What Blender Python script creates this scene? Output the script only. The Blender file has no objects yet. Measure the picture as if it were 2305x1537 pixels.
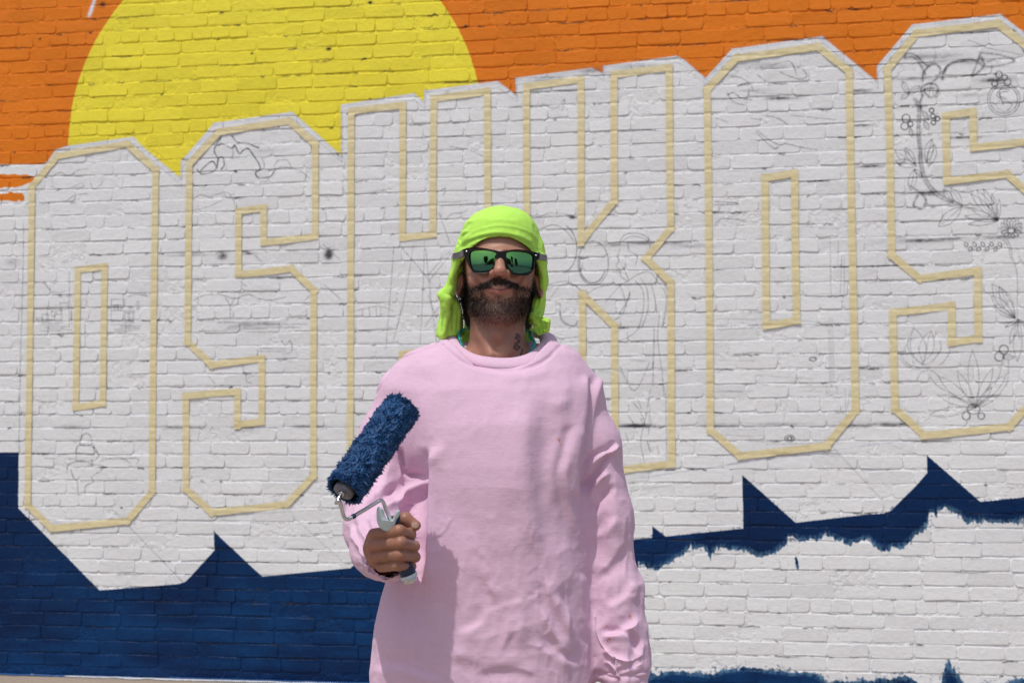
import bpy, math, random
import numpy as np
from mathutils import Vector, Matrix
from mathutils.geometry import tessellate_polygon

random.seed(7); rng = np.random.default_rng(7)
scene = bpy.context.scene
COL = scene.collection

# ------------------------------------------------------------------ camera
F_PX = 3400.0; PITCH = math.radians(3.9); YAW = math.radians(9.65)
CAM = np.array([0.0, -7.33, 1.18])
FH = np.array([-math.sin(YAW), math.cos(YAW), 0.0]); RT = np.array([math.cos(YAW), math.sin(YAW), 0.0])
ZZ = np.array([0.0, 0.0, 1.0])
FW = FH*math.cos(PITCH)+ZZ*math.sin(PITCH); UP = -FH*math.sin(PITCH)+ZZ*math.cos(PITCH)
cd = bpy.data.cameras.new('camera'); cam = bpy.data.objects.new('camera', cd); COL.objects.link(cam)
cam.location = CAM; cam.rotation_euler = (math.pi/2+PITCH, 0, YAW)
cd.sensor_width = 36; cd.lens = 36*F_PX/2305; cd.clip_start = 0.05; cd.clip_end = 2000
cd.dof.use_dof = True; cd.dof.focus_distance = 3.1; cd.dof.aperture_fstop = 9
scene.camera = cam
# ------------------------------------------------------------------ sky and sun
SUN = Vector((-0.153, -0.394, 0.906)).normalized()
w = bpy.data.worlds.new('World'); scene.world = w; w.use_nodes = True
nt = w.node_tree; bg = nt.nodes['Background']; sky = nt.nodes.new('ShaderNodeTexSky'); sky.sky_type = 'NISHITA'
sky.sun_disc = False; sky.sun_elevation = math.asin(SUN.z); sky.sun_rotation = math.atan2(SUN.x, SUN.y)
sky.air_density = 1.0; sky.dust_density = 3.0; sky.ozone_density = 1.0
nt.links.new(sky.outputs[0], bg.inputs[0]); bg.inputs[1].default_value = 0.15
sl = bpy.data.lights.new('sun', 'SUN'); sun = bpy.data.objects.new('sun', sl); COL.objects.link(sun)
sl.energy = 3.1; sl.angle = math.radians(0.6); sl.color = (1.0, 0.955, 0.89)
sun.rotation_euler = SUN.to_track_quat('Z', 'Y').to_euler()
vs = scene.view_settings; vs.view_transform = 'Standard'; vs.look = 'None'; vs.gamma = 1; vs.use_curve_mapping = False
vs.exposure = -0.34

# ------------------------------------------------------------------ geometry helpers
def ray(px, py):
    return FW + RT*(px-1152.5)/F_PX + UP*(768.5-py)/F_PX
def wall_pt(px, py):                                   # pixel of the photo -> (x, z) on the wall plane y = 0
    d = ray(px, py); p = CAM + d*(-CAM[1]/d[1]); return p[0], p[2]
DIST = 3.15
MO = CAM + FH*DIST; MO[2] = 0.0                        # where the man stands
def M(px, py, t=0.0):                                  # point at t metres in front of the man's centre plane, in his own axes
    d = ray(px, py); s = (DIST-t)/np.dot(d, FH); p = CAM + d*s - MO
    return np.array([p @ RT, -t, p[2]])
def project(P):                                        # man's axes -> photo pixels
    W = MO + P[:, :1]*RT + P[:, 1:2]*FH + P[:, 2:3]*ZZ - CAM
    dz = W @ FW
    return 1152.5 + F_PX*(W @ RT)/dz, 768.5 - F_PX*(W @ UP)/dz

def tag(o, label=None, cat=None, group=None, kind=None):
    for k, v in (('label', label), ('category', cat), ('group', group), ('kind', kind)):
        if v: o[k] = v
    return o
def empty(name, loc=(0, 0, 0), rz=0.0):
    o = bpy.data.objects.new(name, None); COL.objects.link(o); o.location = loc; o.rotation_euler = (0, 0, rz)
    o.empty_display_size = 0.1; return o
def mesh_obj(name, V, Fc, mat=None, parent=None, smooth=True, mesh_only=False):
    me = bpy.data.meshes.new(name)
    V = np.asarray(V, dtype=np.float32)
    if isinstance(Fc, np.ndarray):
        n, k = Fc.shape
        me.vertices.add(len(V)); me.vertices.foreach_set('co', V.ravel())
        me.loops.add(n*k); me.loops.foreach_set('vertex_index', Fc.astype(np.int32).ravel())
        me.polygons.add(n); me.polygons.foreach_set('loop_start', np.arange(0, n*k, k, dtype=np.int32))
        me.update(calc_edges=True)
    else:
        me.from_pydata(V.tolist(), [], Fc); me.update()
    me.polygons.foreach_set('use_smooth', np.full(len(me.polygons), smooth))
    if mat: me.materials.append(mat)
    if mesh_only: return me
    o = bpy.data.objects.new(name, me); COL.objects.link(o)
    if parent: o.parent = parent
    return o
def color_attr(me, name, C):
    a = me.color_attributes.new(name, 'FLOAT_COLOR', 'POINT')
    C = np.asarray(C, dtype=np.float32)
    if C.ndim == 1: C = np.stack([C, C, C], 1)
    a.data.foreach_set('color', np.concatenate([C, np.ones((len(C), 1), np.float32)], 1).ravel())

def hashn(ix, iy, iz, seed):
    h = (ix*374761393 + iy*668265263 + iz*2147483647 + seed*144665) & 0xffffffff
    h = ((h ^ (h >> 13))*1274126177) & 0xffffffff
    h = h ^ (h >> 16)
    return (h & 0xffff)/65535.0*2-1
def vnoise(P, scale, seed=0):
    Q = np.asarray(P, dtype=np.float64)*scale + 100.0
    I = np.floor(Q).astype(np.int64); f = Q-I; f = f*f*(3-2*f); r = 0
    for a in (0, 1):
        for b in (0, 1):
            for c in (0, 1):
                wgt = (f[:, 0] if a else 1-f[:, 0])*(f[:, 1] if b else 1-f[:, 1])*(f[:, 2] if c else 1-f[:, 2])
                r = r + wgt*hashn(I[:, 0]+a, I[:, 1]+b, I[:, 2]+c, seed)
    return r
def fbm(P, scale, seed=0, octs=3):
    r = 0; a = 1.0
    for k in range(octs): r = r + a*vnoise(P, scale*2**k, seed+k*13); a *= 0.5
    return r

# --- signed distance fields on a grid and a surface-net mesher
class Grid:
    def __init__(s, lo, hi, h):
        s.h = h; s.lo = np.array(lo, dtype=np.float32)
        s.n = np.ceil((np.array(hi)-np.array(lo))/h).astype(int)+1
        s.X = (lo[0]+h*np.arange(s.n[0], dtype=np.float32))[:, None, None]
        s.Y = (lo[1]+h*np.arange(s.n[1], dtype=np.float32))[None, :, None]
        s.Z = (lo[2]+h*np.arange(s.n[2], dtype=np.float32))[None, None, :]
        s.f = None
    def ell(s, c, r, rot=None):
        x, y, z = s.X-c[0], s.Y-c[1], s.Z-c[2]
        if rot is not None:                       # rotation in the xz plane
            ca, sa = math.cos(rot), math.sin(rot); x, z = x*ca+z*sa, -x*sa+z*ca
        k0 = np.sqrt((x/r[0])**2+(y/r[1])**2+(z/r[2])**2); k1 = np.sqrt((x/r[0]**2)**2+(y/r[1]**2)**2+(z/r[2]**2)**2)+1e-6
        return k0*(k0-1)/k1
    def cap(s, a, b, ra, rb):
        a = np.asarray(a, float); b = np.asarray(b, float); d = b-a; L = d @ d
        t = np.clip(((s.X-a[0])*d[0]+(s.Y-a[1])*d[1]+(s.Z-a[2])*d[2])/L, 0, 1)
        return np.sqrt((s.X-a[0]-t*d[0])**2+(s.Y-a[1]-t*d[1])**2+(s.Z-a[2]-t*d[2])**2)-(ra+(rb-ra)*t)
    def chain(s, pts, rs, k=0.01):
        f = None
        for i in range(len(pts)-1):
            g = s.cap(pts[i], pts[i+1], rs[i], rs[i+1]); f = g if f is None else smin(f, g, k)
        return f
    def loft(s, zs, cx, a, cy, b, e=2.4):
        o = np.argsort(zs); zs = np.array(zs)[o]; z = s.Z[0, 0]
        I = lambda v: np.interp(z, zs, np.array(v)[o]).astype(np.float32)[None, None, :]
        A, B = I(a), I(b)
        k = (np.abs((s.X-I(cx))/A)**e+np.abs((s.Y-I(cy))/B)**e)**(1/e)
        d = (k-1)*np.minimum(A, B)
        return np.maximum(d, np.maximum(zs[0]-s.Z, s.Z-zs[-1]))
    def add(s, g, k=0.0): s.f = g.astype(np.float32) if s.f is None else smin(s.f, g, k)
    def sub(s, g, k=0.0): s.f = -smin(-s.f, g, k)
    def mesh(s):
        f = s.f; pad = 1.0
        f = f.copy(); f[0] = f[-1] = pad; f[:, 0] = f[:, -1] = pad; f[:, :, 0] = f[:, :, -1] = pad
        ins = f < 0; nx, ny, nz = f.shape
        acc = np.zeros((nx-1, ny-1, nz-1, 3), np.float32); cnt = np.zeros((nx-1, ny-1, nz-1), np.float32)
        c = np.zeros((nx-1, ny-1, nz-1), np.int8)
        for i in (0, 1):
            for j in (0, 1):
                for k in (0, 1): c += ins[i:nx-1+i, j:ny-1+j, k:nz-1+k]
        act = (c > 0) & (c < 8); idx = np.argwhere(act)
        P = np.zeros((len(idx), 3)); N = np.zeros(len(idx))
        I, J, K = idx.T
        for ax in range(3):
            for u in (0, 1):
                for v in (0, 1):
                    o = [0, 0, 0]; oth = [q for q in range(3) if q != ax]; o[oth[0]] = u; o[oth[1]] = v
                    o2 = list(o); o2[ax] = 1
                    fa = f[I+o[0], J+o[1], K+o[2]]; fb = f[I+o2[0], J+o2[1], K+o2[2]]
                    m = (fa < 0) != (fb < 0); t = np.where(m, fa/np.where(m, fa-fb, 1), 0)
                    q = np.tile(np.array(o, float), (len(idx), 1)); q[:, ax] += t
                    P += q*m[:, None]; N += m
        P = P/N[:, None]+idx; V = P*s.h+s.lo
        vid = np.full(act.shape, -1, np.int64); vid[I, J, K] = np.arange(len(idx))
        quads = []
        for ax in range(3):
            sl0 = [slice(1, -1)]*3; sl0[ax] = slice(0, -1); sl1 = list(sl0); sl1[ax] = slice(1, None)
            A_, B_ = ins[tuple(sl0)], ins[tuple(sl1)]
            e = np.argwhere(A_ != B_); off = np.array([1, 1, 1]); off[ax] = 0; e2 = e+off
            o = [q for q in range(3) if q != ax]; d1 = np.zeros(3, int); d2 = np.zeros(3, int); d1[o[0]] = 1; d2[o[1]] = 1
            g = lambda q: vid[q[:, 0], q[:, 1], q[:, 2]]
            Q = np.stack([g(e2-d1-d2), g(e2-d2), g(e2), g(e2-d1)], 1)
            fl = A_[tuple(e.T)] if ax != 1 else ~A_[tuple(e.T)]
            Q[~fl] = Q[~fl][:, ::-1]; quads.append(Q)
        return V, np.concatenate(quads)
def smin(a, b, k):
    if k <= 0: return np.minimum(a, b)
    h = np.clip(0.5+0.5*(b-a)/k, 0, 1); return b+(a-b)*h-k*h*(1-h)
def normals(V, Q):
    if Q.shape[1] == 4: n = np.cross(V[Q[:, 2]]-V[Q[:, 0]], V[Q[:, 3]]-V[Q[:, 1]])
    else: n = np.cross(V[Q[:, 1]]-V[Q[:, 0]], V[Q[:, 2]]-V[Q[:, 0]])
    N = np.zeros_like(V)
    for k in range(Q.shape[1]): np.add.at(N, Q[:, k], n)
    return N/(np.linalg.norm(N, axis=1, keepdims=True)+1e-12)
def relax(V, Q, it=2, w=0.5):
    e = np.concatenate([Q[:, [i, (i+1) % 4]] for i in range(4)])
    for _ in range(it):
        S = np.zeros_like(V); n = np.zeros(len(V))
        for a, b in ((0, 1), (1, 0)):
            np.add.at(S, e[:, a], V[e[:, b]]); np.add.at(n, e[:, a], 1)
        V = V+(S/n[:, None]-V)*w
    return V
def subdivide(V, Q):                                   # one linear split of every quad, cheap
    e = np.concatenate([Q[:, [i, (i+1) % 4]] for i in range(4)]); es = np.sort(e, 1)
    key = es[:, 0]*np.int64(len(V))+es[:, 1]
    uq, first, inv = np.unique(key, return_index=True, return_inverse=True)
    mid = (V[es[first, 0]]+V[es[first, 1]])/2; nV = len(V); cen = V[Q].mean(1)
    W = np.concatenate([V, mid, cen]); n = len(Q); m = [nV+inv[i*n:(i+1)*n] for i in range(4)]; c = nV+len(mid)+np.arange(n)
    R = np.concatenate([np.stack([Q[:, i], m[i], c, m[(i+3) % 4]], 1) for i in range(4)])
    return relax(W, R, 1, 0.5), R
def seg_dist(px, py, pts):
    best = np.full(px.shape, 1e9); sd = np.zeros(px.shape); arc = np.zeros(px.shape); acc = 0.0
    for (x0, y0), (x1, y1) in zip(pts[:-1], pts[1:]):
        dx, dy = x1-x0, y1-y0; L = dx*dx+dy*dy
        t = np.clip(((px-x0)*dx+(py-y0)*dy)/L, 0, 1); qx = px-x0-t*dx; qy = py-y0-t*dy
        d = np.hypot(qx, qy); m = d < best; s = np.sign(qx*dy-qy*dx)
        best = np.where(m, d, best); sd = np.where(m, s*d, sd); arc = np.where(m, acc+t*math.sqrt(L), arc); acc += math.sqrt(L)
    return best, sd, arc, acc
def smooth_line(pts, n=4):
    if len(pts) < 3: return pts
    P = [pts[0]]+list(pts)+[pts[-1]]; out = []
    for i in range(1, len(P)-2):
        p0, p1, p2, p3 = (np.array(q, float) for q in P[i-1:i+3])
        for k in range(n):
            t = k/n; out.append(tuple(.5*(2*p1+(p2-p0)*t+(2*p0-5*p1+4*p2-p3)*t*t+(3*p1-p0-3*p2+p3)*t**3)))
    out.append(tuple(pts[-1])); return out
def creases(V, Q, items, face=-0.1):                   # folds of the cloth, laid along lines and pushed in or out
    N = normals(V, Q); px, py = project(V)
    Wp = MO + V[:, :1]*RT + V[:, 1:2]*FH + V[:, 2:3]*ZZ; view = CAM-Wp; view /= np.linalg.norm(view, axis=1, keepdims=True)
    Nw = N[:, :1]*RT + N[:, 1:2]*FH + N[:, 2:3]*ZZ; fc = np.clip(((Nw*view).sum(1)-face)/0.4, 0, 1)
    D = np.zeros(len(V))
    for pts, wd, amp, kind in items:
        pts = smooth_line(pts); R_ = 7*wd; x0 = min(p[0] for p in pts)-R_; x1 = max(p[0] for p in pts)+R_; y0 = min(p[1] for p in pts)-R_; y1 = max(p[1] for p in pts)+R_
        m = np.where((px > x0) & (px < x1) & (py > y0) & (py < y1) & (fc > 0))[0]
        if not len(m): continue
        d, s, arc, tot = seg_dist(px[m], py[m], pts)
        end = np.clip(np.minimum(arc, tot-arc)/min(tot*.45, 3.5*wd), 0, 1); end = end*end*(3-2*end)
        if kind == 'r': g = np.exp(-(d/wd)**2)
        elif kind == 'c': g = np.exp(-d/wd)
        else: g = np.tanh(s/wd)*np.exp(-(d/(2.6*wd))**2)      # a step: one side up, the other down
        D[m] += amp*g*end*fc[m]
    return V+N*D[:, None]

# --- node helpers
def new_mat(name):
    m = bpy.data.materials.new(name); m.use_nodes = True; n = m.node_tree
    return m, n, n.nodes['Principled BSDF']
def nd(n, typ, **kw):
    x = n.nodes.new(typ)
    for k, v in kw.items():
        if k.startswith('i_'): x.inputs[k[2:].replace('_', ' ')].default_value = v
        else: setattr(x, k, v)
    return x
def noise_n(n, co, scale, detail=3, rough=0.55, stretch=None):
    if stretch:
        mp = nd(n, 'ShaderNodeMapping'); mp.inputs['Scale'].default_value = stretch; n.links.new(co, mp.inputs[0]); co = mp.outputs[0]
    t = nd(n, 'ShaderNodeTexNoise'); t.inputs['Scale'].default_value = scale; t.inputs['Detail'].default_value = detail; t.inputs['Roughness'].default_value = rough
    n.links.new(co, t.inputs['Vector']); return t.outputs[0]
def bump_n(n, h, strength, dist, prev=None):
    b = nd(n, 'ShaderNodeBump'); b.inputs['Strength'].default_value = strength; b.inputs['Distance'].default_value = dist
    n.links.new(h, b.inputs['Height'])
    if prev: n.links.new(prev, b.inputs['Normal'])
    return b.outputs[0]
def mixc(n, fac, a, b, mode='MIX'):
    x = nd(n, 'ShaderNodeMix', data_type='RGBA', blend_type=mode)
    for s, v in ((x.inputs[0], fac), (x.inputs[6], a), (x.inputs[7], b)):
        if hasattr(v, 'links'): n.links.new(v, s)
        elif isinstance(v, (int, float)): s.default_value = v
        else: s.default_value = (*v, 1)
    return x.outputs[2]
def ramp(n, v, a, b, c0=0.0, c1=1.0):
    x = nd(n, 'ShaderNodeMapRange'); x.inputs[1].default_value = a; x.inputs[2].default_value = b; x.inputs[3].default_value = c0; x.inputs[4].default_value = c1
    n.links.new(v, x.inputs[0]); return x.outputs[0]
def simple_mat(name, col, rough=0.6, metal=0.0, var=0.1, scale=40, bump=0.0, bdist=0.001, spec=0.5):
    m, n, b = new_mat(name); co = nd(n, 'ShaderNodeTexCoord').outputs['Object']
    ns = noise_n(n, co, scale, 4); lo = tuple(c*(1-var) for c in col); hi = tuple(min(1, c*(1+var)) for c in col)
    n.links.new(mixc(n, ramp(n, ns, 0.3, 0.7), lo, hi), b.inputs['Base Color'])
    b.inputs['Roughness'].default_value = rough; b.inputs['Metallic'].default_value = metal; b.inputs['Specular IOR Level'].default_value = spec
    if bump: n.links.new(bump_n(n, ns, bump, bdist), b.inputs['Normal'])
    return m
# ================================================================== ground
def ground_mat():
    m, n, b = new_mat('concrete_ground'); co = nd(n, 'ShaderNodeNewGeometry').outputs['Position']
    a = noise_n(n, co, 1.3, 5, .6); c = noise_n(n, co, 60, 4, .7)
    col = mixc(n, ramp(n, a, .3, .7), (.33, .265, .205), (.42, .345, .27)); col = mixc(n, ramp(n, c, .35, .75), col, (.26, .215, .175))
    n.links.new(col, b.inputs['Base Color']); b.inputs['Roughness'].default_value = .9
    n.links.new(bump_n(n, c, .5, .004), b.inputs['Normal']); return m
g = mesh_obj('ground', [(-400, -400, 0), (400, -400, 0), (400, 400, 0), (-400, 400, 0)], [(0, 1, 2, 3)], ground_mat()); tag(g, kind='structure')

# ================================================================== the painted picture on the wall
X0, X1, Z0, Z1 = -6.4, 4.0, 0.0, 4.4
TW = 5120; PPM = TW/(X1-X0); TH = int(round((Z1-Z0)*PPM))
def tp(pts): return [((x-X0)*PPM, (z-Z0)*PPM) for x, z in (wall_pt(*p) for p in pts)]
def fill(mask, pts, val=1.0):
    P = np.array(pts); ys = P[:, 1]; P2 = np.roll(P, -1, 0)
    for r in range(max(0, int(ys.min())), min(TH, int(ys.max())+1)):
        y = r+.5; m = (P[:, 1] <= y) != (P2[:, 1] <= y)
        if not m.any(): continue
        xs = np.sort(P[m, 0]+(y-P[m, 1])/(P2[m, 1]-P[m, 1])*(P2[m, 0]-P[m, 0]))
        for a, b in zip(xs[::2], xs[1::2]): mask[r, max(0, int(round(a))):max(0, min(TW, int(round(b))))] = val
def rough_edge(pts, amp, step=4.0):
    out = []; acc = 0.0; streak = 0.0
    for (x0, y0), (x1, y1) in zip(pts[:-1], pts[1:]):
        n = max(1, int(math.hypot(x1-x0, y1-y0)/step))
        for i in range(n):
            t = i/n; acc = acc*.86+rng.normal(0, amp*.75); streak = streak*.55 if rng.random() > .06 else rng.normal(0, amp*3.2); j = acc+streak+rng.normal(0, amp*.35); out.append((x0+(x1-x0)*t+rng.normal(0, amp*.25), y0+(y1-y0)*t+j))
    out.append(pts[-1]); return out
def lownoise(nx, ny, amp=1.0):
    a = rng.random((ny+2, nx+2)).astype(np.float32)
    yy = np.linspace(0, ny, TH); xx = np.linspace(0, nx, TW); iy = yy.astype(int); ix = xx.astype(int); fy = (yy-iy)[:, None]; fx = (xx-ix)[None]
    fy = fy*fy*(3-2*fy); fx = fx*fx*(3-2*fx)
    A = a[iy]; B = a[iy+1]
    return ((A[:, ix]*(1-fx)+A[:, ix+1]*fx)*(1-fy)+(B[:, ix]*(1-fx)+B[:, ix+1]*fx)*fy)*amp
img = np.empty((TH, TW, 3), np.float32)
WHITE = np.array([.80, .81, .83], np.float32); ORANGE = np.array([.75, .198, .007]); YELLOW = np.array([.86, .745, .05])
NAVY = np.array([.0012, .017, .074]); BLUE = np.array([.002, .039, .140])
n1 = lownoise(30, 18); n2 = lownoise(130, 80); n3 = lownoise(700, 420)
img[:] = WHITE*(.965+.035*n1[..., None]+.02*n2[..., None]-.015)
# faint warm/cool patches of old primer
img *= 1-np.stack([n2*.012, n2*0, n1*.012], -1)
mask = np.zeros((TH, TW), np.float32)
top = [(-1600, 372), (98, 370), (110, 360), (125, 337), (155, 328), (300, 308), (318, 328), (406, 401), (408, 362), (482, 277), (658, 252), (768, 350), (768, 236), (931, 210), (954, 229), (955, 204), (1120, 183), (1162, 214), (1160, 176), (1332, 153), (1357, 166), (1358, 149), (1523, 126), (1540, 135), (1588, 176), (1648, 110), (1851, 82), (1974, 184), (1974, 149), (2053, 56), (2252, 32), (2305, 73), (2440, 190), (2445, 20), (2900, -40), (4300, -220)]
fill(mask, tp(top+[(4300, -1500), (-1600, -900)]))
fill(mask, tp(rough_edge([(-300, 394), (60, 391), (78, 397), (72, 410), (40, 422), (-300, 426)], 1.0)))
fill(mask, tp(rough_edge([(-300, 439), (50, 435), (55, 443), (54, 453), (-300, 454)], 1.0)))
om = mask > .5
rowcol = (.93+.10*n1+.05*n2)[..., None]
img[om] = (ORANGE*rowcol)[om]
# the sun: a circle fitted through points of its outline
cp = np.array([wall_pt(*p) for p in [(154, 325), (162, 233), (203, 112), (281, 0), (991, 0), (1035, 75), (1060, 140), (1076, 188)]])
Am = np.c_[2*cp, np.ones(len(cp))]; sol = np.linalg.lstsq(Am, (cp**2).sum(1), rcond=None)[0]; rr = math.sqrt(sol[2]+sol[0]**2+sol[1]**2)
gx = (np.arange(TW)/PPM+X0)[None]; gz = (np.arange(TH)/PPM+Z0)[:, None]
sm = ((gx-sol[0])**2+(gz-sol[1])**2 < (rr+.0012*(n3-.5))**2) & om
img[sm] = (YELLOW*(.95+.08*n1+.04*n2)[..., None])[sm]
# blue below
bm = np.zeros((TH, TW), np.float32)
left = [(-1600, 1000), (42, 1018), (41, 1143), (58, 1160), (224, 1328), (400, 1314), (417, 1309), (428, 1298), (483, 1238), (481, 1195), (590, 1297), (789, 1278), (830, 1240), (960, 1262), (1010, 1300), (985, 1360), (1060, 1420), (1120, 1480), (1130, 1700), (-1600, 1700)]
fill(bm, tp(left))
band_top = [(820, 1275), (1100, 1245), (1435, 1213), (1468, 1210), (1469, 1184), (1498, 1207), (1673, 1189), (1671, 1069), (1791, 1176), (1947, 1158), (1990, 1155), (2006, 1149), (2063, 1092), (2087, 1064), (2086, 1024), (2207, 1129), (2305, 1119), (2800, 1060), (4300, 880)]
band_low = [(4300, 980), (2800, 1150), (2305, 1174), (2273, 1180), (2243, 1171), (2175, 1176), (2160, 1150), (2127, 1143), (2093, 1150), (2085, 1195), (2040, 1219), (2029, 1234), (1965, 1229), (1958, 1210), (1916, 1223), (1871, 1214), (1774, 1216), (1759, 1242), (1695, 1248), (1635, 1231), (1605, 1248), (1583, 1234), (1549, 1244), (1534, 1263), (1492, 1278), (1440, 1272), (1300, 1290), (1000, 1330), (820, 1400)]
fill(bm, tp(band_top+rough_edge(band_low, 3.2, 3.0)))
low = [(1100, 1700), (1100, 1560), (1451, 1540), (1458, 1520), (1470, 1512), (1605, 1514), (1628, 1503), (1680, 1497), (1770, 1507), (1853, 1520), (1858, 1534), (1960, 1532), (1985, 1526), (2060, 1527), (2072, 1540), (2112, 1545), (2119, 1537), (2124, 1512), (2128, 1498), (2126, 1490), (2135, 1486), (2142, 1494), (2145, 1504), (2158, 1515), (2168, 1537), (2250, 1545), (2295, 1525), (2400, 1520), (2800, 1530), (4300, 1500), (4300, 1700)]
fill(bm, tp(rough_edge(low, 2.0, 3.0)))
fill(bm, tp([(1789, 1254), (1793, 1253), (1797, 1264), (1798, 1278), (1796, 1283), (1791, 1276), (1790, 1264)]))
bmask = bm > .5
st = lownoise(60, 150); brush = np.clip((n1*.55+n2*.2+st*.35-.30)*1.7, 0, 1)*(.75+.5*n3)
zz = (np.arange(TH)/PPM)[:, None]
brush = np.clip(brush*(.25+.9*np.clip((.75-zz)/.5, 0, 1))+0*gx, 0, 1)
soft = bm.copy()
for _ in range(3):
    for sft, ax in ((8, 0), (-8, 0), (9, 1), (-9, 1)): soft = (soft+np.roll(soft, sft, ax))*.5
edge = np.clip((1-soft)*2.0, 0, 1)*((zz < .75)*(gx > -1.4))
bcol = NAVY+(BLUE-NAVY)*np.clip(brush+edge*(.2+1.1*n3)*(n2 > .42), 0, 1)[..., None]
img[bmask] = bcol[bmask]
up_in = np.roll(bmask, -16, 0); dn_in = np.roll(bmask, 16, 0); strk = lownoise(1500, 160)
zone = bmask & (soft < .86) & (gx > -1.25) & ((up_in & ~dn_in & (zz < 1.0)) | (zz < .24))
kk_ = np.clip((.95-soft)*2.2*(strk*.75+n3*.55-.28), 0, .8)*zone
img = img*(1-kk_[..., None])+np.array([.16, .34, .50])*kk_[..., None]; img = img.astype(np.float32)
# dry brush halo beyond the rough edges
halo = (~bmask) & (soft > .03) & (gx > -1.2) & (zz < .95) & ((n3*.6+lownoise(1400, 500)*.6) > 1.02-soft*.55)
halo &= ~((zz > .62) & (soft < .35)) 
img[halo] = (img*.35+BLUE*1.3*.65)[halo]
lm = (rng.random(1) < 2)

# --- pencil, charcoal, cracks
def stroke(pts, wd=1.5, a=.5, col=(.05, .05, .06), jit=0.0, wall=False):
    P = pts if wall else tp(pts)
    if jit: P = [(x+rng.normal(0, jit), y+rng.normal(0, jit)) for x, y in P]
    for (x0, y0), (x1, y1) in zip(P[:-1], P[1:]):
        b = wd*2+2; xa, xb = int(max(0, min(x0, x1)-b)), int(min(TW, max(x0, x1)+b)); ya, yb = int(max(0, min(y0, y1)-b)), int(min(TH, max(y0, y1)+b))
        if xb <= xa or yb <= ya: continue
        gy, gxx = np.mgrid[ya:yb, xa:xb]; dx, dy = x1-x0, y1-y0; L = dx*dx+dy*dy+1e-9
        t = np.clip(((gxx-x0)*dx+(gy-y0)*dy)/L, 0, 1); d = np.hypot(gxx-x0-t*dx, gy-y0-t*dy)
        k = a*np.exp(-(d/wd)**2)*(.45+1.0*n3[ya:yb, xa:xb])
        k = np.clip(k, 0, 1)[..., None]; img[ya:yb, xa:xb] = img[ya:yb, xa:xb]*(1-k)+np.array(col)*k
def blot(px, py, rx, ry, a=.5, col=(.07, .07, .08)):
    (x, y), = tp([(px, py)]); s = PPM/450; rx *= s; ry *= s
    xa, xb = int(max(0, x-3*rx)), int(min(TW, x+3*rx)); ya, yb = int(max(0, y-3*ry)), int(min(TH, y+3*ry))
    if xb <= xa or yb <= ya: return
    gy, gxx = np.mgrid[ya:yb, xa:xb]; k = 1.5*a*np.exp(-((gxx-x)/rx)**2-((gy-y)/ry)**2)*(.3+.7*n3[ya:yb, xa:xb]+.6*n2[ya:yb, xa:xb])
    k = np.clip(k, 0, 1)[..., None]; img[ya:yb, xa:xb] = img[ya:yb, xa:xb]*(1-k)+np.array(col)*k
def smooth(pts, n=5):
    if len(pts) < 3: return pts
    P = [pts[0]]+list(pts)+[pts[-1]]; out = []
    for i in range(1, len(P)-2):
        p0, p1, p2, p3 = (np.array(q, float) for q in P[i-1:i+3])
        for k in range(n):
            t = k/n; out.append(tuple(.5*(2*p1+(p2-p0)*t+(2*p0-5*p1+4*p2-p3)*t*t+(3*p1-p0-3*p2+p3)*t**3)))
    out.append(pts[-1]); return out
def frame_(ox, oy, s): return lambda pts: [(ox+x/s, oy+y/s) for x, y in pts]
c0 = frame_(0, 0, 2.956); c1 = frame_(0, 500, 2.956); c2 = frame_(770, 0, 2.956); c3 = frame_(1535, 0, 2.956); c4 = frame_(1535, 500, 2.956)
c5 = frame_(940, 440, 3.842); c6 = frame_(1240, 480, 2.478); c7 = frame_(0, 1000, 2.862)
def sk(fr, lst, a=.5, wd=1.5, close=False):
    for p in lst: stroke(fr(smooth(p)), wd, a)
def circ(cx, cy, rx, ry=None, n=18, a0=0, a1=360):
    ry = ry or rx; return [(cx+rx*math.cos(math.radians(a0+(a1-a0)*i/n)), cy+ry*math.sin(math.radians(a0+(a1-a0)*i/n))) for i in range(n+1)]
def leaf(p, q, w=.18, vein=True):
    p = np.array(p, float); q = np.array(q, float); d = q-p; nn = np.array([-d[1], d[0]])*w
    r = [[tuple(p), tuple(p+d*.35+nn), tuple(p+d*.75+nn*.75), tuple(q)], [tuple(p), tuple(p+d*.35-nn), tuple(p+d*.75-nn*.75), tuple(q)]]
    if vein: r.append([tuple(p+d*.15), tuple(q)])
    return r
# flowers in the last letter
fl = [[(1480, 385), (1500, 358), (1560, 375), (1600, 420), (1650, 445)], [(1480, 390), (1540, 385), (1590, 440), (1620, 500)], [(1600, 545), (1605, 490), (1640, 445), (1690, 430), (1720, 470), (1700, 520), (1650, 560)],
      [(1735, 535), (1750, 470), (1780, 430), (1850, 405), (1940, 400), (2000, 440), (2080, 445), (2210, 410), (2120, 370), (1980, 355)], [(1725, 530), (1740, 480), (1770, 438), (1840, 415), (1900, 412)], [(1985, 358), (1960, 430), (1930, 510), (1985, 470), (2010, 430), (1990, 380)],
      [(1540, 660), (1570, 720), (1565, 880), (1578, 1000), (1580, 1080), (1610, 1200), (1700, 1310), (1860, 1375), (1960, 1390)], [(1555, 660), (1585, 720), (1580, 880), (1592, 1000), (1596, 1080), (1625, 1190), (1712, 1295), (1860, 1362)],
      [(1600, 640), (1585, 680), (1590, 740)], [(1570, 1300), (1540, 1370), (1600, 1390), (1620, 1330), (1590, 1290)], [(1520, 1240), (1600, 1290), (1700, 1300)],
      [(1600, 640), (1590, 590), (1640, 560), (1690, 570), (1700, 620), (1650, 650), (1610, 600), (1680, 590)], [(1640, 650), (1660, 560), (1680, 650), (1720, 620)], [(2300, 380), (2180, 350), (2060, 330), (1960, 290), (1900, 270)]]
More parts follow.
